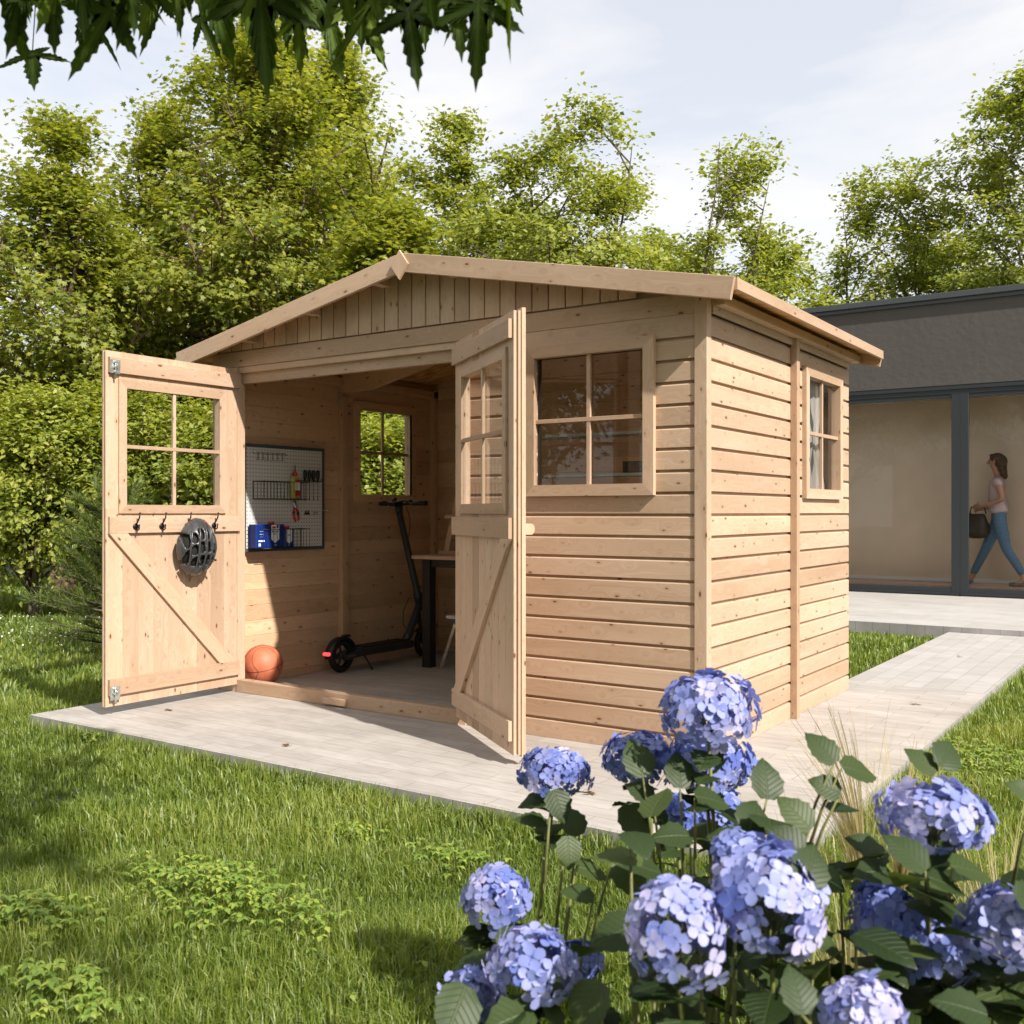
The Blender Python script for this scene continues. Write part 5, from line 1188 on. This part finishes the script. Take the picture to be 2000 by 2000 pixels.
# the crown over and right of the camera, which throws the mottled shade on the lawn
cl = []
for i in range(120):
    x, y = r_.uniform(-.6, 4.6), r_.uniform(-7.6, -3.35); z = r_.uniform(3.4, 7.4)
    cl.append((x, y, z))
cl = np.array(cl); nl_ = 11000; idx = r_.integers(0, len(cl), nl_); pos = cl[idx]+r_.normal(0, .26, (nl_, 3))*[1, 1, .5]
V, F, tt, uv = scatter(STAR, STARF, pos, unit(r_.normal(0, .5, (nl_, 3))+[0, 0, .9]), unit(r_.normal(0, 1, (nl_, 3))), r_.uniform(.08, .13, nl_), np.clip(r_.normal(.5, .2, nl_), 0, 1))
link('crown', np_mesh('crown', V, F, tt), M['leaf_tree'], mroot)
lb_ = MB()
for c in cl[::5]:
    q = Vector((2.45, -6.7, max(2.6, c[2]-1.4))); c = Vector(c); lb_.tube([q, q.lerp(c, .5)+Vector((0, 0, .12)), c], [.04, .022, .006], 5, cap=False)
lb_.build('limbs', M['bark'], mroot, fix=False)

# ================================================================ hydrangeas
def ov_leaf(nseg=9):
    """ovate toothed leaf with folded midrib: grid template"""
    T_ = []; UVt = []; F_ = []
    for i in range(nseg+1):
        t = i/nseg; w = .42*math.sin(math.pi*min(1, t*.93+.07)**.80)**.9 if t < 1 else .0; w *= (1+.07*(-1)**i)
        zz = -.16*t*t+.04
        for s in (-1, -.5, 0, .5, 1):
            T_.append((w*s, t, zz+.10*abs(s)*w*2.2-.04*(s*s))); UVt.append((w*s, t))
    for i in range(nseg):
        for k in range(4): F_.append((i*5+k, i*5+k+1, (i+1)*5+k+1, (i+1)*5+k))
    return T_, F_, UVt
OT, OF, OU = ov_leaf()
def petal_floret():
    T_ = []; F_ = []
    for k in range(4):
        a = k*math.pi/2+.1; ca, sa = math.cos(a), math.sin(a); b0 = len(T_)
        P = [(.05, 0, 0), (.28, -.27, .06), (.28, .27, .06), (.30, 0, .02), (.62, -.42, .12), (.62, .42, .12), (.66, 0, .05), (.92, -.24, .10), (.92, .24, .10), (1.0, 0, .06)]
        for x, y, z in P: T_.append((x*ca-y*sa, x*sa+y*ca, z))
        for f in ((0, 1, 3), (0, 3, 2), (1, 4, 3), (4, 6, 3), (2, 3, 5), (3, 6, 5), (4, 7, 6), (7, 9, 6), (6, 8, 5), (6, 9, 8)): F_.append(tuple(b0+q for q in f))
    return T_, F_
PT, PF = petal_floret()
def head(parent, px, py, D, rx, ry, seed, pale=.35):
    c = np.array(at(px, py, D)); R_ = rx*.95/1982*D; Rz = ry*.95/1982*D; r0 = np.random.default_rng(seed)
    n_ = int(128*max(.8, min(2.2, (R_*Rz)/(.075*.075)))**.9)
    k = np.arange(n_); ph = k*2.39996; ct = 1-1.50*(k+.5)/n_; stn = np.sqrt(np.maximum(0, 1-ct*ct))
    d = np.stack([stn*np.cos(ph), stn*np.sin(ph), ct], 1); d = unit(d+r0.normal(0, .11, d.shape)); hole = unit(r0.normal(0, 1, (5, 3))*[1, 1, .4]+[0, 0, -.35]); kp = (np.max(d@hole.T, axis=1) < .955) | (r0.uniform(0, 1, n_) < .25); d = d[kp]; n_ = len(d)
    lump = r0.normal(0, 1, (7, 3)); lump = unit(lump); rad = .86+r0.normal(0, .06, n_)+.24*np.max(np.maximum(0, d@lump.T-.62)/.38, axis=1); P = c+d*np.stack([np.full(n_, R_), np.full(n_, R_), np.full(n_, Rz)], 1)*rad[:, None]*.94
    nr = unit(d+r0.normal(0, .22, d.shape)); sz = .0180*r0.uniform(.8, 1.2, n_)*(1 if R_ < .08 else 1.08)
    tn = np.clip(pale+.10+.25*np.sin(d[:, 0]*3+seed)*.6+r0.normal(0, .17, n_), 0, 1)
    V, F, tt, uv = scatter(PT, PF, P, nr, unit(r0.normal(0, 1, d.shape)), sz, tn)
    tt = tt.reshape(n_, -1); tt[:, ::10] = np.clip(tt[:, ::10]-.25, 0, 1)
    # petal edges run paler or pinker than the eye of the floret
    ho = link('flower_head', np_mesh('flower_head', V, F, tt.ravel()), M['petal'], parent)
    s = MB()
    for i in range(0, n_, 4): s.tube([tuple(c-np.array([0, 0, Rz*.55])), tuple(c+(P[i]-c)*.55), tuple(P[i]-nr[i]*.002)], .0011, 3, cap=False)
    s.build('flower_stalks', M['hystem'], ho, fix=False)
    return c-np.array([0, 0, Rz*.7])
M['hystem'] = simple('hydrangea_stem', (.16, .17, .05), .6, noise=.3, scale=60)
def bush(name, label, basepx, baseD, heads, leaves, fill, seed):
    bp = at(basepx, 1000, baseD); root = thing(name, label, 'flowering shrub', (bp.x, bp.y, LZ), 'blue hydrangeas in the foreground'); r0 = np.random.default_rng(seed)
    st = MB(); nodes = []
    for i, (px, py, D, rx, ry, pale) in enumerate(heads):
        e = head(root, px, py, D, rx, ry, seed*10+i, pale); g0 = np.array([bp.x+r0.normal(0, .10), bp.y+r0.normal(0, .10), LZ-.01])
        g0[:2] = g0[:2]*.55+e[:2]*.45; m_ = (g0+e)/2+np.array([r0.normal(0, .03), r0.normal(0, .03), .06]); q1 = (m_+e)/2+np.array([0, 0, .01])
        st.tube([tuple(g0), tuple(m_), tuple(q1), tuple(e+np.array([0, 0, .03]))], [.0055, .0045, .0038, .0032], 7)
        for t in (.45, .62, .80, .93): nodes.append((m_+(e-m_)*t if t > .5 else g0+(m_-g0)*(t*2), r0.uniform(0, 6.28)))
    pos = []; up = []; nr = []; sz = []; tn = []
    for p, a in nodes:
        for s in (0, math.pi):
            ax = unit(np.array([math.cos(a+s), math.sin(a+s), r0.uniform(-.15, .45)])); pos.append(p); up.append(ax); nr.append(unit(np.array([0, 0, 1.])+r0.normal(0, .25, 3))); sz.append(r0.uniform(.055, .085)); tn.append(np.clip(r0.normal(.40, .22), 0, 1))
    for (px, py, D, lpx, ang, face) in leaves:      # single leaves that stand clear of the mass
        c = np.array(at(px, py, D)); a = math.radians(ang); ax = np.array(RV)*math.cos(a)+np.array([0, 0, math.sin(a)]); l = lpx*.9/1982*D
        nn = unit(-np.array(VV)*face+np.array([0, 0, 1-face*.55])+np.array(RV)*.25); pos.append(c-ax*l*.5); up.append(ax); nr.append(nn); sz.append(l); tn.append(r0.uniform(.3, .7))
        p0 = c-ax*l*.5; g0 = p0+np.array([(bp.x-p0[0])*.25, (bp.y-p0[1])*.25, -.16]); st.tube([tuple(g0), tuple((g0+p0)/2+np.array([0, 0, .015])), tuple(p0)], [.0035, .0028, .0018], 6)
    for (px0, px1, py0, py1, D0, D1, n_) in fill:
        for _ in range(n_):
            u = r0.uniform(0, 1)**.75; c = np.array(at(r0.uniform(px0, px1), py0+(py1-py0)*u, r0.uniform(D0, D1)))
            if c[2] < LZ+.06: c[2] = LZ+r0.uniform(.06, .3)
            a = r0.uniform(0, 6.28); pos.append(c); up.append(unit(np.array([math.cos(a), math.sin(a), r0.uniform(-.3, .4)]))); nr.append(unit(np.array([0, 0, 1.])+r0.normal(0, .38, 3))); sz.append(r0.uniform(.05, .088)); tn.append(np.clip(r0.normal(.35, .25), 0, 1))
            if r0.uniform() < .22: st.tube([(c[0]*.7+bp.x*.3, c[1]*.7+bp.y*.3, LZ), tuple(c*.5+np.array([c[0]*.85+bp.x*.15, c[1]*.85+bp.y*.15, LZ])*.5), tuple(c)], [.005, .004, .0022], 6)
    pos, up, nr, sz, tn = map(np.array, (pos, up, nr, sz, tn))
    V, F, tt, uv = scatter(OT, OF, pos, nr, up, sz, tn, OU)
    # scatter() lays the long axis along cross(n, cross(up, n)) = the part of up in the leaf plane
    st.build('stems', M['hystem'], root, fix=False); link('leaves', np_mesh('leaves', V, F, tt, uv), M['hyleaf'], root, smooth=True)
    return root
bush('hydrangea_bush', 'blue hydrangea with four flower heads, the leftmost of the foreground bushes', 1010, 1.75,
     [(1087, 1508, 2.15, 70, 52, .25), (973, 1757, 1.75, 70, 66, .45), (1040, 1893, 1.5, 86, 78, .50), (925, 1950, 1.55, 58, 55, .35), (1130, 1880, 1.95, 44, 34, .02)],
     [(1085, 1577, 2.05, 75, -80, .75), (1122, 1600, 2.05, 75, 105, .8), (1035, 1605, 2.1, 72, 170, .25), (1105, 1665, 2.0, 70, -95, .8), (1160, 1690, 2.0, 80, 10, .3), (1000, 1830, 1.6, 80, 60, .6), (1130, 1740, 1.9, 75, 150, .3), (1225, 1715, 1.7, 105, -60, .8)],
     [(900, 1200, 1820, 2050, 1.45, 1.8, 26)], 41)
bush('hydrangea_bush', 'tall blue hydrangea in the middle foreground, its top head before the shed corner', 1360, 1.75,
     [(1382, 1392, 1.9, 102, 84, .40), (1247, 1487, 2.05, 66, 60, .12), (1378, 1492, 2.0, 100, 52, .18), (1405, 1600, 2.25, 60, 70, .10), (1320, 1590, 2.2, 46, 42, .15), (1320, 1830, 1.35, 106, 116, .55), (1510, 1765, 1.38, 122, 112, .52), (1455, 1690, 1.5, 70, 60, .3)],
     [(1252, 1478, 1.9, 92, 95, .9), (1335, 1502, 1.85, 88, 80, .85), (1235, 1608, 2.0, 88, -60, .85), (1505, 1520, 1.65, 95, 80, .95), (1615, 1455, 1.7, 88, 110, .75), (1685, 1493, 1.7, 95, 12, .45), (1612, 1535, 1.7, 72, 150, .85), (1560, 1585, 1.6, 95, 120, .85),
      (1480, 1590, 1.6, 100, 60, .7), (1395, 1545, 1.8, 90, 20, .35), (1310, 1650, 1.75, 90, 200, .4), (1420, 1640, 1.8, 90, 170, .3), (1595, 1690, 1.35, 110, 60, .85), (1540, 1640, 1.5, 100, 130, .8), (1255, 1540, 1.9, 70, 130, .6)],
     [(1230, 1620, 1560, 2080, 1.45, 1.95, 95)], 42)
bush('hydrangea_bush', 'blue hydrangea at the right edge of the foreground, one wide head above the others', 1830, 1.65,
     [(1825, 1602, 1.5, 108, 74, .48), (1735, 1800, 1.5, 76, 80, .12), (1830, 1850, 1.48, 84, 76, .35), (1968, 1818, 1.42, 82, 84, .48), (1695, 1990, 1.2, 78, 70, .62)],
     [(1810, 1480, 1.7, 78, 115, .7), (1860, 1468, 1.7, 88, 50, .8), (1790, 1655, 1.4, 110, 110, .6), (1720, 1660, 1.6, 80, 75, .7), (1690, 1645, 1.65, 75, 140, .6), (1905, 1680, 1.4, 110, 18, .3), (2000, 1540, 1.5, 70, 140, .7), (1570, 1935, 1.15, 105, 85, .8), (1880, 1960, 1.2, 120, 150, .4), (1700, 1720, 1.5, 90, 200, .4), (1850, 1730, 1.4, 90, -20, .3)],
     [(1600, 2080, 1700, 2100, 1.35, 1.75, 105)], 43)

# feather grass
r_ = np.random.default_rng(91)
def feather(px, py, D, hgt, n_, lab, lean=0.0, spread=.16):
    n_ = int(n_*1.7)
    base = at(px, 1000, D); base = Vector((base.x, base.y, LZ)); t = thing('feather_grass', lab, 'ornamental grass', base, 'feather grass by the path'); Vs = []; Fs = []; T_ = []; o_ = 0
    az = r_.uniform(0, 6.28, n_); sp = spread*r_.uniform(.1, 1, n_)**.8; h = hgt*r_.uniform(.55, 1.0, n_); segs = 7
    for i in range(n_):
        d = np.array([math.cos(az[i]), math.sin(az[i]), 0]); P = []
        for k in range(segs+1):
            u = k/segs; P.append(np.array(base)+d*(sp[i]*u**1.8*h[i]/hgt*1.6)+np.array(RV)*lean*u**2+np.array([0, 0, h[i]*(u-.12*u**3)]))
        s = np.cross(d, [0, 0, 1]); w = .0017
        for k, p in enumerate(P): ww = w*(1-.6*k/segs); Vs += [p-s*ww, p+s*ww]; T_ += [.5, .5]
        for k in range(segs): Fs.append((o_+2*k, o_+2*k+1, o_+2*k+3, o_+2*k+2))
        o_ += 2*(segs+1)
        if i % 4 == 0:      # awns near the tip
            for k in range(10):
                u = .55+.45*k/10; p = np.array(base)+d*(sp[i]*u**1.8*h[i]/hgt*1.6)+np.array(RV)*lean*u**2+np.array([0, 0, h[i]*(u-.12*u**3)]); q = p+unit(d*.5+r_.normal(0, .45, 3)+[0, 0, .9])*r_.uniform(.05, .12)
                Vs += [p-s*.0004, p+s*.0004, q+s*.0001, q-s*.0001]; T_ += [.8]*4; Fs.append((o_, o_+1, o_+2, o_+3)); o_ += 4
    link('blades', np_mesh('blades', Vs, Fs, T_), M['straw'], t)
feather(1690, 1625, 2.75, .78, 70, 'tallest feather grass tuft, its plumes crossing the path', -.10, .13)
feather(1560, 1600, 2.55, .52, 60, 'short feather grass tuft left of the tallest one', -.05, .15)
feather(1760, 1560, 3.0, .55, 80, 'bushy feather grass tuft at the lawn corner of the path', .03, .20)
feather(1960, 1700, 2.3, .50, 90, 'feather grass tuft at the right edge beside the wide hydrangea head', .05, .22)
feather(1660, 1700, 2.2, .42, 70, 'low feather grass tuft between the middle and right hydrangeas', 0, .2)

# ================================================================ the person behind the glass
FZ = .166; PB = atZ(1972, 1136, FZ); 
def skin(name, J, E, mat_, parent, lv=2, root=0):
    me = bpy.data.meshes.new(name+'_s'); me.from_pydata([j[0] for j in J], E, []); o = bpy.data.objects.new(name+'_s', me); C.objects.link(o)
    sk_ = o.modifiers.new('skin', 'SKIN'); sk_.use_smooth_shade = True; sk_.branch_smoothing = .6
    for i, v_ in enumerate(me.skin_vertices[0].data):
        r0 = J[i][1]; v_.radius = r0 if isinstance(r0, tuple) else (r0, r0); v_.use_root = (i == root)
    sb = o.modifiers.new('sub', 'SUBSURF'); sb.levels = lv; sb.render_levels = lv
    dg = bpy.context.evaluated_depsgraph_get(); dg.update(); m2 = bpy.data.meshes.new_from_object(o.evaluated_get(dg)); bpy.data.objects.remove(o); m2.name = name
    m2.materials.clear(); return link(name, m2, mat_, parent, smooth=True)
bx, by = PB.x, HY+.55
per = thing('person', 'person in a pale t-shirt and blue jeans walking left behind the glass carrying a bag', 'person', (bx, by, FZ))
def W(f, s, z): return (bx-f, by-s, FZ+z)      # f forward (to -x), s towards the camera, z up
M['skin'] = simple('skin', (.52, .27, .18), .5, noise=.05); M['jeans'] = simple('blue_denim', (.09, .19, .30), .8, noise=.2, scale=50); M['tee'] = simple('pale_tshirt', (.62, .50, .50), .8, noise=.05)
M['hair'] = simple('brown_hair', (.07, .035, .018), .6, noise=.35, scale=70); M['bag'] = simple('brown_bag_leather', (.04, .03, .02), .6, noise=.3, scale=25); M['shoe'] = simple('tan_shoes', (.12, .07, .045), .6)
hy_ = [.085, -.085]
J = [(W(0, 0, .93), .115), (W(.01, 0, 1.06), (.10, .085)), (W(.02, 0, 1.20), (.115, .09)), (W(.01, 0, 1.34), (.10, .085)), (W(.02, 0, 1.42), .046), (W(.042, 0, 1.485), .040),
     (W(.055, 0, 1.545), (.070, .062)), (W(.055, 0, 1.60), (.085, .074)), (W(.045, 0, 1.645), .060),
     # near arm: shoulder, elbow, wrist, palm
     (W(-.005, .155, 1.335), .050), (W(-.075, .200, 1.10), .038), (W(.135, .165, 1.025), .027), (W(.205, .150, 1.020), (.030, .018)),
     # far arm
     (W(-.005, -.155, 1.335), .050), (W(.02, -.200, 1.08), .038), (W(.17, -.14, .99), .027), (W(.235, -.12, .98), (.030, .018)),
     # near leg (back), far leg (forward)
     (W(-.005, .085, .86), .082), (W(-.10, .09, .47), .056), (W(-.30, .09, .125), .036), (W(-.28, .09, .045), .036), (W(-.18, .09, .030), .030),
     (W(.005, -.085, .86), .082), (W(.165, -.085, .47), .056), (W(.33, -.085, .10), .036), (W(.365, -.085, .04), .034), (W(.45, -.085, .045), .028)]
Ed = [(0, 1), (1, 2), (2, 3), (3, 4), (4, 5), (5, 6), (6, 7), (7, 8), (3, 9), (9, 10), (10, 11), (11, 12), (3, 13), (13, 14), (14, 15), (15, 16), (0, 17), (17, 18), (18, 19), (19, 20), (20, 21), (0, 22), (22, 23), (23, 24), (24, 25), (25, 26)]
# fingers and thumb of both hands, and the nose and ears
def add(p, r0, par): J.append((p, r0)); Ed.append((par, len(J)-1)); return len(J)-1
for root_, s0 in ((12, .150), (16, -.12)):
    f0, z0 = (.205, 1.020) if root_ == 12 else (.235, .98)
    for k, (dz, l) in enumerate(((.020, .060), (.007, .068), (-.007, .064), (-.020, .052))):
        a = add(W(f0+.035, s0, z0+dz), .0095, root_); b_ = add(W(f0+.035+l*.5, s0-.006, z0+dz-.014), .0085, a); add(W(f0+.030+l*.72, s0-.016, z0+dz-.034), .0070, b_)
    a = add(W(f0-.002, s0+.018, z0+.030), .0105, root_); add(W(f0+.030, s0+.014, z0+.042), .0085, a)
add(W(.098, 0, 1.535), .033, 6)
body = skin('body', J, Ed, M['skin'], per)
fa = MB(); fa.sphere(W(.128, 0, 1.572), .015, 8, sc3=(1.3, .75, 1.1)); fa.build('nose', M['skin'], body)
for s in (-1, 1):
    fa = MB(); fa.sphere(W(.118, .028*s, 1.600), .0085, 8); fa.build('eye', M['hair'], body)
    fa = MB(); fa.sphere(W(.045, .078*s, 1.585), .020, 8, sc3=(.7, .35, 1.3)); fa.build('ear', M['skin'], body)
fa = MB(); fa.sphere(W(.122, 0, 1.540), .014, 8, sc3=(.5, 1.3, .4)); fa.build('mouth', M['red'], body)
skin('tshirt', [(W(.0, 0, .905), (.140, .142)), (W(.0, 0, .99), (.132, .138)), (W(.015, 0, 1.12), (.118, .108)), (W(.025, 0, 1.23), (.135, .115)), (W(.012, 0, 1.335), (.118, .108)), (W(.012, 0, 1.385), .070),
     (W(-.005, .145, 1.345), .064), (W(-.035, .178, 1.24), .060), (W(-.005, -.145, 1.345), .064), (W(.005, -.178, 1.24), .060)], [(0, 1), (1, 2), (2, 3), (3, 4), (4, 5), (4, 6), (6, 7), (4, 8), (8, 9)], M['tee'], per)
skin('jeans', [(W(0, 0, 1.00), (.112, .122)), (W(0, 0, .92), (.128, .135)), (W(-.01, .085, .84), .097), (W(-.055, .088, .66), .082), (W(-.10, .09, .47), .066), (W(-.21, .09, .29), .057), (W(-.295, .09, .135), .046),
     (W(.01, -.085, .84), .097), (W(.09, -.085, .66), .082), (W(.165, -.085, .47), .066), (W(.25, -.085, .29), .057), (W(.33, -.085, .115), .046)], [(0, 1), (1, 2), (2, 3), (3, 4), (4, 5), (5, 6), (1, 7), (7, 8), (8, 9), (9, 10), (10, 11)], M['jeans'], per)
hr_ = MB()
for (f_, s_, z_, r0, q3) in ((.020, 0, 1.630, .090, (1, .95, .78)), (-.020, 0, 1.585, .088, (.92, 1.0, 1.05)), (-.035, 0, 1.52, .070, (.85, 1.05, 1.15)), (-.055, .02, 1.455, .058, (.8, 1.1, 1.1)), (-.045, -.03, 1.44, .050, (.8, 1.1, 1.1)), (-.07, .0, 1.405, .042, (.8, 1, 1.1)), (.060, .02, 1.668, .046, (1.1, 1.1, .45))):
    hr_.sphere(W(f_, s_, z_), r0, 14, sc3=q3)
hr_.build('hair', M['hair'], per)
for P in ([W(-.315, .09, .075), W(-.285, .09, .030), W(-.20, .09, .022), W(-.13, .09, .022)], [W(.335, -.085, .055), W(.36, -.085, .035), W(.43, -.085, .045), W(.49, -.085, .055)]):
    s = MB(); s.tube(P, [.036, .040, .036, .022], 12); s.build('shoe', M['shoe'], per)
bag = thing('handbag', 'dark brown bag held in front of the walking person behind the glass', 'bag', (bx-.24, by-.02, FZ+.66))
q = MB(); vs, fs = ovl((bx-.26, by-.03, FZ+.60), [(.05, .03, 0), (.125, .065, .015), (.155, .080, .08), (.150, .078, .17), (.125, .060, .25), (.10, .035, .305), (.08, .015, .32)], 28)
q.add([(v[0]+.006*math.sin(v[2]*60+v[0]*40), v[1]+.006*math.sin(v[0]*50), v[2]) for v in vs], fs, smooth=True); q.build('body', M['bag'], bag)
q = MB(); q.tube([(bx-.34, by-.02, FZ+.915), (bx-.325, by-.02, FZ+1.00), (bx-.25, by-.02, FZ+1.035), (bx-.17, by-.02, FZ+1.00), (bx-.15, by-.02, FZ+.915)], .009, 8); q.build('handle', M['bag'], bag)

# ================================================================ fallen leaves on the paving
LV = [(-2.95, -.62, 'small dry brown leaf on the paving near its left corner'), (-1.75, -.86, 'small dry brown leaf on the paving before the middle of the threshold'), (-.15, -.75, 'small dry brown leaf on the paving before the shed corner'), (.45, 1.9, 'small dry brown leaf on the paving beside the right side wall'), (.30, 4.1, 'small dry brown leaf on the path halfway to the house')]
M['dry'] = leafmat('dry_leaf', (.14, .07, .025), (.22, .12, .04), (.32, .20, .07), .2, .02)
for i, (x, y, lab) in enumerate(LV):
    V, F, tt, uv = scatter(MT, MFc, np.array([[0., 0, .006]]), np.array([[.15, .1, 1.]]), unit(np.array([[math.cos(i*2.1), math.sin(i*2.1), 0]])), .042, np.array([.3+.15*i]))
    V[:, 2] = np.maximum(V[:, 2], .0015)+.004*np.sin(V[:, 0]*90)**2
    o = link('fallen_leaf', np_mesh('fallen_leaf', V, F, tt), M['dry']); o.location = (x, y, 0); tag(o, lab, 'leaf', 'fallen leaves on the paving')
